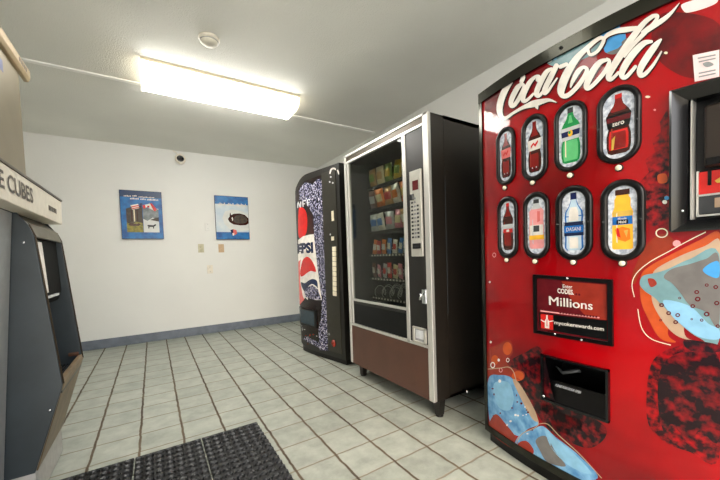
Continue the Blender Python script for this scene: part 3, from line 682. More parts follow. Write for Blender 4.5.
    text_map(b, 'Enter', quad_fn((563.5, 284.2), (573, 285.2), (563.5, 287.8), (573, 288.6), S, .0055), M['white'], .01)
    text_map(b, 'CODES.', quad_fn((558, 288), (574.3, 289.8), (558.2, 293), (574.5, 294.8), S, .0055), M['white'], .03)
    text_map(b, 'Millions', quad_fn((549.5, 296), (593, 301.5), (549.8, 304.8), (593, 309.8), S, .0055), M['white'], 0)
    text_map(b, 'Millions', quad_fn((549.9, 296), (593.4, 301.5), (550.2, 304.8), (593.4, 309.8), S, .0056), M['white'], 0)
    text_map(b, 'mycokerewards.com', quad_fn((555, 320.3), (604.6, 327), (555, 325), (604.6, 332), S, .0055), M['white'], .015)
    for x0, x1, y in ((576, 584, 293), (560, 600, 311.3)):
        for k in range(int((x1-x0)/3)): P2([(x0+k*3, y+k*.35), (x0+k*3+2, y+k*.35+.2), (x0+k*3+2, y+k*.35+2.2), (x0+k*3, y+k*.35+2)], 'maroon', .0056)
    b.build('promotion_card', pf, o)
    for p in ((569, 278.2), (556.6, 333.6), (583, 339.5)):
        b = MB(); y, z = surf_hit(*p, S); b.lathe([(.005, .012), (.004, .015), (0, .0155)], (S(y), y, z), (-1, 0, 0), M['chrome'], 10); b.build('frame_screw', pf, o)

    # delivery slot
    y0s, y1s, z0s, z1s = slot; xb = 1.515; xs = surfB((y0s+y1s)/2)
    b = MB(); w = .008
    for (a, c, d, e) in ((y0s, y1s, z1s-w, z1s), (y0s, y1s, z0s, z0s+w), (y0s, y0s+w, z0s, z1s), (y1s-w, y1s, z0s, z1s)): curved_slab(b, a, c, d, e, S, .016, -.01, M['bezel'])
    sf = b.build('delivery_bezel', t, o)
    b = MB()
    b.box(xb, xb+.008, y0s, y1s, z0s, z1s, M['black']); b.box(xs, xb, y0s, y0s+.005, z0s, z1s, M['black']); b.box(xs, xb, y1s-.005, y1s, z0s, z1s, M['black'])
    b.box(xs, xb, y0s, y1s, z1s-.005, z1s, M['black']); b.box(xs, xb, y0s, y1s, z0s, z0s+.005, M['black'])
    b.build('delivery_chute', sf, o)
    b = MB(); zm = z0s+(z1s-z0s)*.42
    b.prism([(xs+.002, z0s+.008), (xs+.012, z0s+.008), (xs+.045, zm), (xs+.035, zm)], 1, y0s+.009, y1s-.009, M['black'])
    uv = lambda u, v: (xs+.022+.01*v-.004, y1s-.045-(y1s-y0s-.15)*u, zm-.016+.007*v)
    text_map(b, 'PLEASE PUSH DOOR OPEN', uv, M['ltgrey'], .02)
    fl = b.build('delivery_flap', sf, o)
    b = MB(); b.tube([(xs+.06, y1s-.03, z1s-.06), (xs+.05, (y0s+y1s)/2+.06, z1s-.075), (xs+.06, (y0s+y1s)/2, z1s-.05)], .008, M['dgrey']); b.build('inner_guard', sf, o)
    b = MB(); y, z = surf_hit(546, 396, S); b.lathe([(.006, .016), (.005, .02), (0, .021)], (S(y), y, z+.004), (-1, 0, 0), M['chrome'], 12); b.build('bezel_screw', sf, o)

    # payment panel
    a, c, d, e = pay; wb = .034; xi = 1.475
    b = MB(); xo = S((a+c)/2)-.02
    out = [(a, d), (c, d), (c, e), (a, e)]; inr = [(a+.008, d+.03), (c-wb, d+.03), (c-wb, e-.034), (a+.008, e-.034)]
    lay = [(out, .0), (out, -.02), ([(p[0]+(.006 if p[0] < .25 else -.006), p[1]+(.006 if p[1] < 1 else -.006)) for p in out], -.024), (inr, .012), (inr, .085)]
    n = 4; vs = [(S(p[0])+dx, p[0], p[1]) for l, dx in lay for p in l]
    fs = [[k*n+i, k*n+(i+1) % n, (k+1)*n+(i+1) % n, (k+1)*n+i] for k in range(len(lay)-1) for i in range(n)]
    bm = bmesh.new(); bv = [bm.verts.new(v) for v in vs]
    for f in fs: bm.faces.new([bv[i] for i in f])
    bmesh.ops.recalc_face_normals(bm, faces=bm.faces[:]); b.bm(bm, M['bezel'])
    pb = b.build('payment_bezel', t, o)
    (ya, za), (yb, zb) = inr[0], inr[2]; xw = S((a+c)/2)+.05
    b = MB(); b.box(xw, xw+.01, ya, yb, za, zb, M['black']); b.build('payment_back_plate', pb, o)
    H = zb-za
    b = MB(); b.box(xw-.03, xw, ya, yb-.03, za+H*.43, za+H*.93, M['validator'], .006); b.box(xw-.036, xw-.028, ya, yb-.034, za+H*.435, za+H*.5, M['black'], .003); b.build('bill_validator', pb, o)
    b = MB(); b.box(xw-.012, xw, ya, yb-.014, za+H*.21, za+H*.40, M['pred'], .002); b.box(xw-.0135, xw-.011, yb-.043, yb-.035, za+H*.28, za+H*.40, M['black'])
    b.prism([(ya, za+H*.30), (yb-.055, za+H*.29), (yb-.05, za+H*.31), (yb-.062, za+H*.335), (ya, za+H*.35)], 0, xw-.0145, xw-.011, M['gold']); b.build('coin_entry_plate', pb, o)
    b = MB(); b.box(xw-.012, xw, ya, yb-.014, za+H*.045, za+H*.2, M['dgrey'], .002); b.box(xw-.015, xw-.011, ya, yb-.05, za+H*.09, za+H*.17, M['beige'], .001); b.build('coin_return_plate', pb, o)
    b = MB(); b.box(xw-.016, xw-.004, yb-.016, yb-.011, za+H*.03, za+H*.41, M['alu']); b.box(xw-.016, xw-.004, ya, yb-.012, za+H*.025, za+H*.04, M['alu']); b.box(xw-.016, xw-.004, ya, yb-.012, za+H*.195, za+H*.21, M['alu']); b.build('plate_trim', pb, o)
    b = MB(); b.box(xw-.04, xw-.002, yb-.007, yb-.003, za, zb, M['alu']); b.build('side_trim', pb, o)
    for p in ((682, 211), (677, 208)):
        b = MB(); y, z = surf_hit(*p, S); b.lathe([(.005, 0), (.004, .004), (0, .0045)], (S(y)+.002, y, z), (-1, 0, 0), M['chrome'], 10); b.build('bezel_screw', pb, o)
    # stickers
    b = MB(); pxpoly(b, [(693, 55.5), (719.6, 50), (719.6, 77), (695, 82)], M['sticker'], S, .003, False)
    for k in range(2): pxpoly(b, [(698+k, 58+k*3.5), (716, 54.5+k*3.4), (716, 56+k*3.4), (698+k, 59.5+k*3.5)], M['grey'], S, .0036, False)
    pxpoly(b, [(703, 64), (709, 62), (714, 65), (707, 67.5)], M['grey'], S, .0036)
    for k in range(2): pxpoly(b, [(699, 73+k*3.5), (716, 69.5+k*3.4), (716, 71+k*3.4), (699, 74.5+k*3.5)], M['grey'], S, .0036, False)
    b.build('notice_sticker', door, o)['label'] = 'white square notice sticker'
    b = MB(); pxpoly(b, [(682, 5), (692, 1), (706, -3), (717, -3), (717, 3), (704, 9), (688, 13), (683, 10)], M['sticker'], S, .003); b.build('oval_sticker', door, o)['label'] = 'pinkish white oval sticker'
M['frame'] = mat('dark_frame_metal', '34342e', .14, .85, var=.15, scale=6)
M['bezel'] = mat('black_gloss_bezel', '08090b', .16, .0, var=.1, spec=.5)
M['validator'] = mat('brown_black_plastic', '2a211a', .35)
M['sticker'] = mat('pinkish_paper', 'ecd3d3', .4)
coke()

# ------------------------------------------------------------------ snack machine
SX = 1.44
def fS(y): return SX
def snack():
    y0, y1, z0, z1 = 1.463, 2.475, .055, 1.842; XD = 1.575
    t = thing('snack_vending_machine', 'black snack vending machine with a glass front, silver trim and brown kick panel', 'vending machine', (1.75, (y0+y1)/2*.944, 0)); o = t.location
    global XF; XF = snack_scale
    gy0, gy1, gz0, gz1 = 1.705, 2.425, .40, 1.775
    b = MB()                                           # cabinet shell, open where the glass is
    X1 = 2.29; iz = .52
    b.box(X1-.02, X1, y0, y1, z0, z1+.004, M['brownm']); b.box(XD, X1, y0+.003, y0+.02, z0, z1+.004, M['brownm']); b.box(XD, X1, y1-.02, y1, z0, z1+.004, M['brownm'])
    b.box(XD, X1, y0+.003, y1, z1-.02, z1+.004, M['brownm']); b.box(XD, X1, y0+.003, y1, z0, z0+.02, M['brownm']); b.box(XD, X1-.02, y0+.02, 1.69, z0+.02, z1-.02, M['inner'])
    b.build('cabinet', t, o)
    b = MB(); b.box(1.6, 2.26, 1.69, y1-.02, .56, .57, M['inner']); b.box(2.255, 2.265, 1.69, y1-.02, .57, z1-.02, M['inner']); b.box(1.58, 2.26, y1-.026, y1-.02, .57, z1-.02, M['inner']); b.build('inner_lining', t, o)
    b = MB()                                           # door: slab pieces round the glass
    for (a, c, d, e) in ((y0, 1.705, z0, z1), (gy1, y1, z0, z1), (1.705, gy1, 1.77, z1), (1.705, gy1, z0, .40)): b.box(SX+.006, XD-.003, a, c, d, e, M['brownm'], .002, 1)
    b.box(SX+.02, SX+.03, 1.705, gy1, .40, .62, M['blackm'])
    d = b.build('door', t, o)
    b = MB(); x0 = SX-.008; x1 = SX+.02
    b.box(x0, x1, y0-.002, y0+.043, z0+.005, z1+.004, M['alu'], .004); b.box(x0, x1, y1-.03, y1+.002, z0+.005, z1+.004, M['alu'], .004)
    b.box(x0, x1, 1.672, 1.705, .395, 1.778, M['alu'], .003); b.box(x0, x1, 2.405, 2.428, .415, 1.778, M['alu'], .003)
    b.box(x0, x1, y0, y1, z1-.014, z1+.004, M['alu'], .003); b.box(x0, x1, y0+.03, y1-.02, 1.77, 1.79, M['alu'], .003)
    b.box(x0, x1, 1.69, 2.42, .608, .626, M['alu'], .003); b.box(x0, x1, y0+.03, y1-.02, .392, .412, M['alu'], .003)
    b.build('silver_trim', d, o)
    b = MB(); b.box(SX-.002, SX+.01, y0+.03, y1-.02, 1.788, z1-.012, M['hdr']); b.build('header_band', d, o)
    b = MB(); b.box(SX-.004, SX+.01, y0+.035, y1-.022, z0+.004, .394, M['kick']); b.build('kick_panel', d, o)
    b = MB(); b.box(SX+.004, SX+.009, 1.70, 2.41, .62, 1.775, M['glass']); b.build('glass_pane', d, o)
    b = MB(); b.box(SX, SX+.008, 1.705, 2.406, .415, .61, M['black'], .003); b.prism([(SX-.006, .60), (SX+.004, .60), (SX+.004, .585), (SX-.002, .585)], 1, 1.72, 2.39, M['blackm']); b.build('delivery_flap', d, o)
    b = MB(); b.box(SX-.002, SX+.01, y0+.042, 1.674, .412, 1.772, M['blackm']); b.build('control_column', d, o)
    # keypad plate
    ky0, ky1, kz0, kz1 = 1.523, 1.628, .972, 1.517
    b = MB(); b.box(SX-.016, SX, ky0, ky1, kz0, kz1, M['kplate'], .004); kp = b.build('keypad_plate', d, o)
    b = MB(); b.box(SX-.019, SX-.015, ky0+.022, ky1-.03, kz1-.125, kz1-.065, M['maroon'], .001); b.build('price_display', kp, o)
    for r in range(11):
        for c in range(3):
            b = MB()
            if c == 0 and r < 2: continue
            z = kz1-.17-r*.0245; y = ky0+.022+c*.026; b.box(SX-.020, SX-.015, y, y+.016, z-.012, z, M['dgrey' if c != 1 else 'grey'], .001); b.build('key', kp, o)
    b = MB(); b.box(SX-.028, SX-.014, ky1-.04, ky1-.012, kz1-.185, kz1-.145, M['dgrey'], .004); b.box(SX-.03, SX-.026, ky1-.028, ky1-.024, kz1-.18, kz1-.15, M['black']); b.build('coin_slot', kp, o)
    b = MB(); b.box(SX-.026, SX-.014, ky0+.012, ky1-.022, kz0+.05, kz0+.085, M['black'], .004); b.box(SX-.03, SX-.02, ky0+.02, ky1-.03, kz0+.062, kz0+.068, M['dgrey']); b.build('bill_slot', kp, o)
    b = MB(); b.box(SX-.014, SX, 1.507, 1.545, .672, .765, M['chrome'], .005); b.tube([(SX-.014, 1.526, .735), (SX-.034, 1.526, .735), (SX-.04, 1.532, .70)], .007, M['chrome']); b.build('coin_return_lever', d, o)
    b = MB(); ca, cb, cc, ce = 1.518, 1.645, .41, .515
    for (a, c, dd, e) in ((ca, cb, ce-.014, ce), (ca, cb, cc, cc+.014), (ca, ca+.02, cc, ce), (cb-.02, cb, cc, ce)): b.box(SX-.012, SX, a, c, dd, e, M['kplate'], .003)
    cup = b.build('change_cup_frame', d, o)
    b = MB(); b.box(SX-.004, SX, ca+.02, cb-.02, cc+.014, ce-.014, M['grey']); b.box(SX-.008, SX-.003, ca+.028, cb-.028, cc+.03, ce-.02, M['ltgrey'], .002); b.build('change_cup_flap', cup, o)
    b = MB(); b.box(1.47, 1.50, y1-.02, y1+.01, z1, z1+.012, M['blackm']); b.build('top_bracket', t, o)
    XF = None
    for yy in (1.418, 2.27):
        for xx in (1.425, 2.05):
            b = MB(); b.prism([(yy-.033, .112), (yy+.033, .112), (yy+.018, .008), (yy-.018, .008)], 0, xx-.016, xx+.026, M['blackm'], .002); b.build('leg', t, o)
            b = MB(); b.lathe([(.024, 0), (.024, .008), (.01, .012)], (xx+.005, yy, 0), (0, 0, 1), M['black'], 14); b.build('foot_pad', t, o)
    XF = snack_scale
    b = MB(); b.lathe([(.009, 0), (.009, .03), (.014, .034), (.014, .044), (0, .046)], (1.70, y0+.004, .075), (0, -1, 0), M['chrome'], 14); b.build('side_bolt', t, o)
    b = MB(); b.box(XD-.004, XD+.002, y0-.002, y0+.004, .6, 1.45, M['dgrey']); b.build('door_gasket', t, o)
    # trays and coils
    zs = [.64, .80, .995, 1.185, 1.375, 1.555]; ty0, ty1, tx = 1.715, 2.34, 1.565
    for z in zs:
        b = MB(); b.box(tx+.012, 2.2, ty0, ty1, z-.006, z, M['inner']); b.box(tx+.006, tx+.013, ty0, ty1, z-.018, z+.003, M['blackm'])
        tr = b.build('tray', t, o)
        n = 14 if z < 1.1 else 0
        for i in range(n):
            b = MB(); y = ty0+.03+(ty1-ty0-.06)*(i+.5)/n; b.box(tx+.002, tx+.0065, y-.008, y+.008, z-.014, z-.001, M['white']); b.build('price_tag', tr, o)
    for z, n in zip(zs, (6, 9, 9, 6, 6, 6)):
        for i in range(n):
            y = ty0+(ty1-ty0)*(i+.5)/n; r = .042 if n == 6 else .026; b = MB()
            x0c = tx+.03 if z < .7 else tx+.09
            b.tube([(x0c+.46*k/60, y+r*math.sin(k*PI/6 * 1.0), z+.006+r+r*-math.cos(k*PI/6)) for k in range(61)], .003, M['coil'], 5); b.build('coil', t, o)
    XF = None
    q = [snack_scale((tx, ty0, z)) for z in zs]; return [v.z for v in q], q[0].y, ty1*.944, q[0].x
M['coil'] = mat('pale_wire_coil', 'c4c4be', .35)
M['kplate'] = mat('silver_keypad_plate', 'bdbbb2', .35, .35, var=.05)
zs, ty0, ty1, tx = snack()
WORDS = ('first', 'second', 'third', 'fourth', 'fifth', 'sixth', 'seventh', 'eighth', 'ninth')
SHELF = {5: 'top shelf', 4: 'second shelf down', 3: 'third shelf down', 2: 'fourth shelf down', 1: 'fifth shelf down'}
def snack_mat(c): 
    k = 'foil_'+c[0]
    if k not in M: M[k] = mat(k, c[1], .28, .15, var=.18, scale=18)
    return M[k]
PAL = dict(orange='e07a28', white='e6e0d6', red='c42a22', yellow='e3bd3c', blue='3a78c0', green='7c9a3c', tan='c79a62', pink='dd8a9c', brown='6e4630', silver='b9bcc2', teal='4aa3a0', cream='e8d9ae')
def bag(name, label, group, x, y, z, w, h, d, c1, c2, cat):
    b = MB(); nu, nv = 9, 11; m1 = snack_mat((c1, PAL[c1])); m2 = snack_mat((c2, PAL[c2])); rr = random.Random(label)
    for side in (-1, 1):
        vs = []; fs = []
        for j in range(nv):
            v = j/(nv-1)
            for i in range(nu):
                u = i/(nu-1)*2-1; e = (1-abs(u)**3)*min(1, math.sin(PI*min(max((v-.06)/.88, 0), 1))**.55)
                crinkle = .0022*math.sin(u*9+v*13+side)+.0015*rr.uniform(-1, 1) if 0 < i < nu-1 and 0 < j < nv-1 else 0
                vs.append((x+side*d/2*e+crinkle*side, y+u*w/2*(1-.08*math.sin(PI*v)), z+v*h))
        for mt_sel in (m1, m2):
            fs = []
            for j in range(nv-1):
                for i in range(nu-1):
                    logo = (3 <= j <= 6 and 1 <= i <= 6)
                    if (mt_sel is m2) == logo:
                        q = [j*nu+i, j*nu+i+1, (j+1)*nu+i+1, (j+1)*nu+i]; fs.append(q if side > 0 else q[::-1])
            b.add(vs, fs, mt_sel, True)
    ob = b.build(name, None, (x, y, z)); ob.rotation_euler = (rr.uniform(.06, .26) if w < .07 else rr.uniform(-.14, .2), rr.uniform(-.2, .0), rr.uniform(-.14, .14)); tag(ob, label, cat, group)
cols = {5: [('cream', 'green'), ('green', 'cream'), ('yellow', 'green'), ('green', 'yellow'), ('cream', 'tan'), ('tan', 'green')],
        4: [('orange', 'white'), ('orange', 'yellow'), ('white', 'orange'), ('tan', 'red'), ('orange', 'cream'), ('brown', 'silver')],
        3: [('orange', 'red'), ('tan', 'white'), ('pink', 'cream'), ('silver', 'pink'), ('white', 'blue'), ('silver', 'blue')],
        2: ['orange', 'brown', 'teal', 'blue', 'white', 'blue', 'orange', 'red', 'orange'], 1: ['orange', 'orange', 'green', 'pink', 'cream', 'red', 'silver', 'pink', 'brown']}
for s in (5, 4, 3):
    n = 6
    for i, (c1, c2) in enumerate(cols[s]):           # i = 0 nearest the camera (right in the photo)
        y = ty0+(ty1-ty0)*(i+.5)/n; h = (.14, .142, .135)[5-s]
        bag('snack_bag', f'{c1} and {c2} snack bag, {WORDS[5-i]} from the left on the {SHELF[s]}', 'snack bags behind the glass', tx+.042, y, zs[s]+.006, .094, h, .05, c1, c2, 'snack bag')
for s in (2, 1):
    n = 9
    for i, c in enumerate(cols[s]):
        y = ty0+(ty1-ty0)*(i+.5)/n; c2 = 'white' if c not in ('white', 'cream', 'silver') else 'red'
        bag('candy_bar', f'{c} and {c2} candy packet, {WORDS[8-i]} from the left on the {SHELF[s]}', 'candy packets behind the glass', tx+.036, y, zs[s]+.003, .05, (.112, .105, .118)[i % 3], .026, c, c2, 'candy')

# ------------------------------------------------------------------ blue-black drink machine at the back
def surfP(y):
    y = max(2.4, min(y, 3.5))
    if y < 2.80: return 1.425-.05*(y-2.56)/.24
    u = (y-2.80)/.66
    base = 1.375-.078*math.sin(min(u, 1)*PI*.62)
    return base + (.26*((y-3.24)/.24)**2.6 if y > 3.24 else 0)
def pepsi():
    y0, y1, z0, z1 = 2.555, 3.475, .05, 1.815
    t = thing('drink_vending_machine', 'black drink machine at the back with speckled front and red and white globe', 'vending machine', (1.85, 3.02, 0)); o = t.location
    b = MB(); b.box(1.56, 2.28, y0, y1, z0, z1-.01, M['blackm'], .006); b.build('cabinet', t, o)
    b = MB(); b.box(1.47, 2.2, y0+.02, y1-.06, 0, z0, M['black']); curved_slab(b, y0+.01, y1-.03, .004, z0, surfP, -.015, 0, M['black'], absback=1.6); b.build('kick_base', t, o)
    b = MB(); curved_slab(b, y0, y1-.002, z0, z1, surfP, 0, 0, M['blackm'], step=.02, absback=1.56)
    b.v = [(x, y, z-.16*max(0, (y-3.02)/.3)**2.2 if z > 1 else z+.07*max(0, (y-3.05)/.3)**2.2) for x, y, z in b.v]; d = b.build('door', t, o)
    S = surfP; b = MB()
    P = lambda pts, c, l, sm=False: pxpoly(b, pts, M[c], S, l, sm)
    za, zb = .125, 1.755
    decal(b, [(2.805, za), (2.805, zb), (3.05, zb), (3.15, zb-.02), (3.25, zb-.07), (3.33, zb-.15), (3.33, za+.06), (3.2, za+.015), (3.05, za)], M['brownsp'], S, .001, .02)
    P([(299, 190), (305, 182), (312, 184), (318, 179), (327, 179), (327.6, 210), (328.4, 300), (329.5, 351), (320, 350), (318.5, 330), (321.5, 316), (322, 300), (317, 262), (314, 234), (313.5, 215), (306, 202), (299.5, 200)], 'bubble', .0016)
    P([(303, 339), (310, 343), (320, 348), (320, 343), (312, 339), (305, 336)], 'bubble', .0016)
    P([(298.6, 211), (301, 207.5), (304, 208.5), (306.5, 213), (307.5, 222), (306, 234), (299, 237)], 'pred', .0018, True)
    P([(307.5, 212), (312, 218), (314, 234), (306, 236)], 'cola', .0018)
    P([(298.4, 240), (303, 236.5), (309, 234.8), (314, 234.2), (317, 262), (320, 285), (322, 300), (316, 300), (306, 297), (298.6, 299)], 'white', .0022)
    P([(304, 246), (307, 244), (308, 300), (304, 296)], 'white', .0022)
    (ye, _), (yi, _) = surf_hit(299, 248, S), surf_hit(313.4, 246, S); yl = ye+(ye-yi)*.42; zt = surf_hit(306, 242.6, S)[1]; zl = surf_hit(306, 253.4, S)[1]
    pep = lambda u, v: (S(yl+(yi-yl)*u)-.003, yl+(yi-yl)*u, zl+(zt-zl)*v)
    text_map(b, 'PEPSI', pep, M['pblue'], .06)
    P([(298.6, 262), (301, 259.2), (300.2, 268), (300.6, 282), (303, 296), (304.6, 299.4), (299, 299)], 'pinkr', .0026)
    P([(300.8, 276), (300.6, 270), (302.6, 261), (306, 257), (310, 258), (314, 264), (316.2, 271.6), (311, 271), (306.5, 273.5), (303.5, 276)], 'pred', .0026, True)
    P([(301.2, 282.4), (305, 283.2), (309, 280.4), (313, 279), (317.2, 281), (318, 288), (316, 286), (312, 284), (308, 287), (305.5, 291.5), (303, 289)], 'pblue', .0026, True)
    P([(304.5, 292), (308, 287), (313, 285), (318, 289), (321.5, 299.6), (314, 299.6), (306, 297)], 'bubble', .003)
    for k in range(22):
        x = random.uniform(299.5, 318); y = random.uniform(319, 346); pxdisc(b, x, y, random.uniform(.3, .9), random.uniform(.3, .8), M[random.choice(('grey', 'rust', 'dorange', 'ltgrey'))], S, .003)
    for q in ([(298, 208), (298.4, 202), (300.6, 207.5), (301, 201.6)], [(303.4, 207), (303.2, 201.4), (306, 200.6)], [(303.4, 204), (305.4, 203.6)], [(308, 206), (307.6, 200.4), (310.6, 199.6)], [(307.8, 203), (310, 202.6)]):
        pxstroke(b, [(x, y, 1.1) for x, y in q], M['ltgrey'], S, .0026, 3)
    P([(299, 192), (303, 186), (306, 188), (310, 186), (311, 192), (305, 196), (300, 198)], 'bubble', .002)
    b.build('front_artwork', d, o)
    # delivery opening
    b = MB(); q = [surf_hit(*p, S) for p in ((299.6, 301.3), (317, 304.5), (317, 319.5), (299.6, 316.8))]
    ya, yb = (q[1][0]+q[2][0])/2, (q[0][0]+q[3][0])/2; zc, zd = (q[2][1]+q[3][1])/2, (q[0][1]+q[1][1])/2
    for (a, c, dd, e) in ((ya, yb, zd-.02, zd), (ya, yb, zc, zc+.02), (ya, ya+.04, zc, zd), (yb-.02, yb, zc, zd)): curved_slab(b, a, c, dd, e, S, .008, 0, M['black'])
    f = b.build('delivery_frame', t, o)
    b = MB(); curved_slab(b, ya+.03, yb-.015, zc+.015, zd-.015, S, .006, 0, M['flap']); b.build('delivery_flap', f, o)
    # control strip
    b = MB(); curved_slab(b, 2.60, 2.795, .10, 1.77, S, .006, 0, M['olive']); cs = b.build('control_strip', t, o)
    for k in range(10):
        b = MB(); py = 249+k*4.95; y, z = surf_hit(335.2+.012*(py-249), py, S); b.box(S(y)-.016, S(y)-.005, y-.032, y+.032, z-.021, z+.021, M['button'], .003); b.build('selection_button', cs, o)
    b = MB(); y, z = surf_hit(333, 216, S); b.box(S(y)-.009, S(y)-.005, y-.028, y+.028, z-.045, z+.045, M['cream']); b.build('price_label', cs, o)
    b = MB(); y, z = surf_hit(333.5, 238.5, S); b.box(S(y)-.012, S(y)-.005, y-.024, y+.024, z-.018, z+.018, M['button'], .002); y, z = surf_hit(331, 234.5, S); b.lathe([(.01, 0), (.008, .006), (0, .007)], (S(y)-.006, y, z), (-1, 0, 0), M['ltgrey'], 10); b.build('coin_slot', cs, o)
    b = MB(); y, z = surf_hit(334.5, 343, S); b.lathe([(.035, 0), (.032, .012), (.02, .016), (0, .016)], (S(y)-.006, y, z), (-1, 0, 0), M['rust'], 16); y, z = surf_hit(330, 334, S); b.lathe([(.012, 0), (.01, .008), (0, .009)], (S(y)-.006, y, z), (-1, 0, 0), M['grey'], 10); b.build('door_lock', cs, o)
    b = MB()
    pxstroke(b, [(330.5, 174, 1.4), (332, 169.5, 1.6), (335, 168.5, 1.6), (336.5, 170, 1)], M['white'], S, .0075); pxstroke(b, [(338, 170, 1), (339, 172, 1.5), (339.6, 174.5, .7)], M['white'], S, .0075)
    for x, y in ((330.5, 182), (333.5, 183), (331.5, 177)): pxdisc(b, x, y, .8, .9, M['ltgrey'], S, .0075)
    b.build('strip_emblem', cs, o)
M['flap'] = mat('slate_flap', '39464e', .25)
pepsi()

# ------------------------------------------------------------------ ice machine (left)
def ice():
    ya, yn, yf = 1.05, 1.87, 2.35                      # near end, near cheek, far cheek
    t = thing('ice_dispenser', 'grey ice dispenser with a pale ICE CUBES header and slanted side cheeks', 'ice machine', (-.9, 1.7, 0)); o = t.location
    b = MB(); b.box(-1.28, -.562, ya, yn, .0, 1.33, M['steelgrey'], .004); b.box(-1.28, -.478, yn+.008, yf-.004, .1, 1.33, M['steelgrey'], .004); b.build('bin_body', t, o)
    b = MB(); b.prism([(-.57, 1.21), (-.466, 1.21), (-.549, .12), (-.57, .1)], 1, ya+.003, yn-.010, M['facegrey'], .003); b.build('front_panel', t, o)
    b = MB(); b.box(-1.25, -.458, yn+.002, 2.325, 0, .135, M['kickgrey'], .003); b.build('kick_base', t, o)
    b = MB(); b.prism([(-.47, 1.212), (-.402, 1.212), (-.400, 1.335), (-.47, 1.335)], 1, ya, yf+.012, M['pale'], .004); hd = b.build('header', t, o)
    b = MB(); b.box(-.474, -.396, ya, yf+.014, 1.335, 1.345, M['hdr'], .002); b.build('header_cap', hd, o)
    def hx(y): return -.401
    def hp(px, py):
        p = on(0, -.4005, px, py); return p.y, p.z
    b = MB(); e_, s_ = hp(32.5, 200)[0], hp(10.9, 190)[0]
    (cl, _), (cr, _) = hp(10.9, 190), hp(33, 200); w = (cr-cl)
    zt, zb = hp(20, 188)[1], hp(20, 202)[1]
    text_map(b, 'ICE CUBES', lambda u, v: (-.3995, cr-w*1.78+w*1.78*u, 1.247+.062*v), M['hdr'], .018); b.build('header_lettering', hd, o)
    b = MB()
    (bl, bz) = hp(49, 211.5); (br, _) = hp(57, 214)
    for k in range(3): b.box(-.4005, -.3995, bl+(br-bl)*k/3, bl+(br-bl)*(k+.8)/3, 1.255, 1.278, M['hdr'])
    b.build('header_badge', hd, o)
    # cheeks
    def cheek(ya_, yb_):
        b = MB(); b.prism([(-.466, 1.225), (-.425, 1.165), (-.41, 1.12), (-.355, .482), (-.358, .462), (-.46, .128), (-.556, .128), (-.556, .3), (-.474, 1.225)], 1, ya_, yb_, M['cheek'], .003); c = b.build('side_cheek', t, o)
        b = MB(); pts = [(-.424, ya_, 1.165), (-.408, ya_, 1.12), (-.353, ya_, .482)]
        b.tube([(p[0]+.001, (ya_+yb_)/2, p[2]) for p in pts], .0032, M['edgetrim'], 6); b.build('edge_trim', c, o); return c
    cheek(yn, yn+.016); cheek(yf-.016, yf)
    for bx, bz in ((-.40, .38), (-.442, 1.09)):
        b = MB(); b.lathe([(.006, 0), (.005, .003), (0, .0035)], (bx, yn, bz), (0, -1, 0), M['chrome'], 10); b.build('cheek_bolt', t, o)
    a, c = yn+.016, yf-.016
    b = MB(); b.prism([(-.47, 1.212), (-.42, 1.165), (-.405, 1.115), (-.412, 1.112), (-.43, 1.15), (-.47, 1.19)], 1, a, c, M['visor']); b.build('hood_visor', t, o)
    b = MB(); b.box(-.475, -.47, a, c, .5, 1.2, M['cheek']); b.build('recess_back', t, o)
    b = MB(); b.prism([(-.47, 1.12), (-.425, 1.12), (-.415, .86), (-.43, .815), (-.47, .80)], 1, 1.935, 2.315, M['chute'], .008); ch = b.build('ice_chute', t, o)
    b = MB(); b.prism([(-.428, 1.1), (-.4235, 1.1), (-.4115, .87), (-.416, .87)], 1, 1.945, 2.045, M['white']); 
    for k in range(5): b.prism([(-.4235+.0022*k, 1.06-.042*k), (-.4225+.0022*k, 1.06-.042*k), (-.4215+.0022*k, 1.035-.042*k), (-.4225+.0022*k, 1.035-.042*k)], 1, 1.965, 2.025, M['dgrey'])
    b.build('instruction_label', ch, o)
    b = MB(); b.box(-.44, -.405, 1.96, 2.2, .845, .855, M['ltgrey']); b.build('chute_lever', ch, o)
    b = MB(); b.prism([(-.362, .497), (-.35, .482), (-.455, .128), (-.47, .128), (-.47, .16)], 1, a, c+.012, M['brownsheet'], .003); b.build('apron', t, o)
    b = MB(); b.box(-.372, -.352, a, c, .478, .502, M['brownsheet'], .004); b.box(-.47, -.36, a, c, .44, .452, M['black']); 
    for k in range(8): b.box(-.466+.0125*k, -.461+.0125*k, a+.01, c-.01, .452, .464, M['dgrey'])
    b.build('drip_tray', t, o)
    b = MB(); b.box(-.41, -.366, c-.012, c, .50, .52, M['rustm'], .005); b.build('rust_patch', t, o)
    # ice maker head on top
    t2 = thing('ice_maker', 'stainless ice maker head sitting on top of the grey ice dispenser', 'ice machine', (-.9, 1.7, 1.345)); o2 = t2.location
    b = MB(); b.box(-1.27, -.512, ya+.05, 2.285, 1.345, 1.985, M['stainless'], .004); b.build('housing', t2, o2)
    b = MB(); b.prism([(-.515, 1.945), (-.497, 1.945), (-.488, 1.965), (-.488, 2.0), (-.50, 2.02), (-.52, 2.025)], 1, ya+.04, 2.372, M['strip'], .003)
    b.box(-1.27, -.515, ya+.04, 2.30, 1.985, 2.02, M['stainless'], .003); tp = b.build('top_trim', t2, o2)
    b = MB()
    for k in range(5): b.box(-.4885, -.4872, 2.20+.024*k, 2.215+.024*k, 1.972, 1.992, M['hdr'])
    b.build('trim_badge', tp, o2)
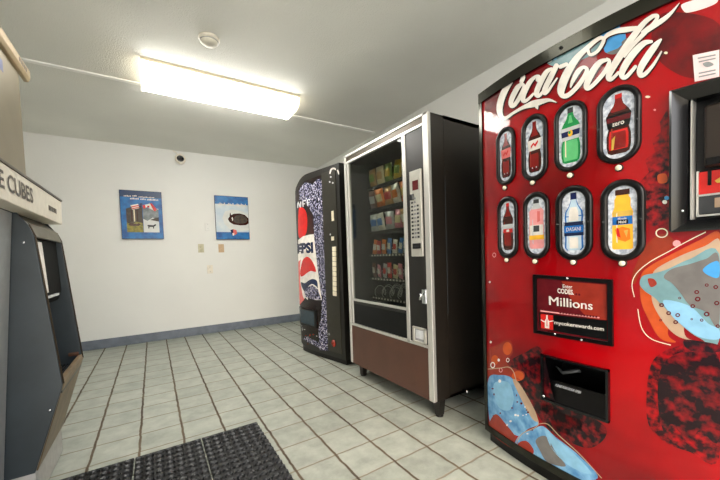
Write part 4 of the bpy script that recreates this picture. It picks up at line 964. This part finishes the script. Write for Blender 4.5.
    b = MB(); p0, p1 = on(0, -.511, 0, 57), on(0, -.511, 2, 75); b.box(-.5135, -.5115, 1.86, p0.y+.03, p1.z+.02, p0.z, M['bluebadge'], .001)
    b.box(-.514, -.5132, 1.9, p0.y+.02, p1.z+.03, p1.z+.04, M['ltgrey']); b.build('blue_label', t2, o2)
M['edgetrim'] = mat('dark_edge_trim', '4a3f30', .4, .3)
M['facegrey'] = mat('light_grey_panel', '9a9d9c', .4, var=.08)
M['cheek'] = mat('slate_cheek', '30383c', .38, var=.14, scale=9, bump=.05)
M['rustm'] = mat('rusty_corner', '5a3a26', .7, var=.3, scale=40)
M['chute'] = mat('matt_black_chute', '0c0e0d', .7, var=.2, spec=.1)
M['visor'] = mat('olive_grey_visor', '5d5848', .4, .2, var=.15)
M['strip'] = mat('tan_trim_strip', 'b09c78', .35, .3, var=.1)
M['bluebadge'] = mat('blue_badge', '2e3f86', .35)
ice()

# ------------------------------------------------------------------ daylight through the doorway
w = bpy.data.worlds.new('sky'); SC.world = w; w.use_nodes = True
nt = w.node_tree; bg = nt.nodes['Background']
sk = nt.nodes.new('ShaderNodeTexSky'); sk.sky_type = 'NISHITA'; sk.sun_disc = False; sk.sun_elevation = math.radians(40); sk.sun_rotation = math.radians(200); sk.dust_density = 4
mx = nt.nodes.new('ShaderNodeMix'); mx.data_type = 'RGBA'; mx.inputs['Factor'].default_value = .35
nt.links.new(sk.outputs[0], mx.inputs['A']); mx.inputs['B'].default_value = (.8, .92, 1, 1); nt.links.new(mx.outputs['Result'], bg.inputs['Color'])
bg.inputs['Strength'].default_value = .4

sl = bpy.data.lights.new('sun', 'SUN'); sl.energy = 13.0; sl.angle = .01; sl.color = (1, 1, 1)
so = bpy.data.objects.new('sun', sl); COL.objects.link(so); so.location = (0, 4, 8); so.rotation_euler = (math.radians(-32), 0, 0)
vs = SC.view_settings; vs.view_transform = 'Standard'; vs.look = 'None'; vs.exposure = 1.05; vs.gamma = 1; vs.use_curve_mapping = False
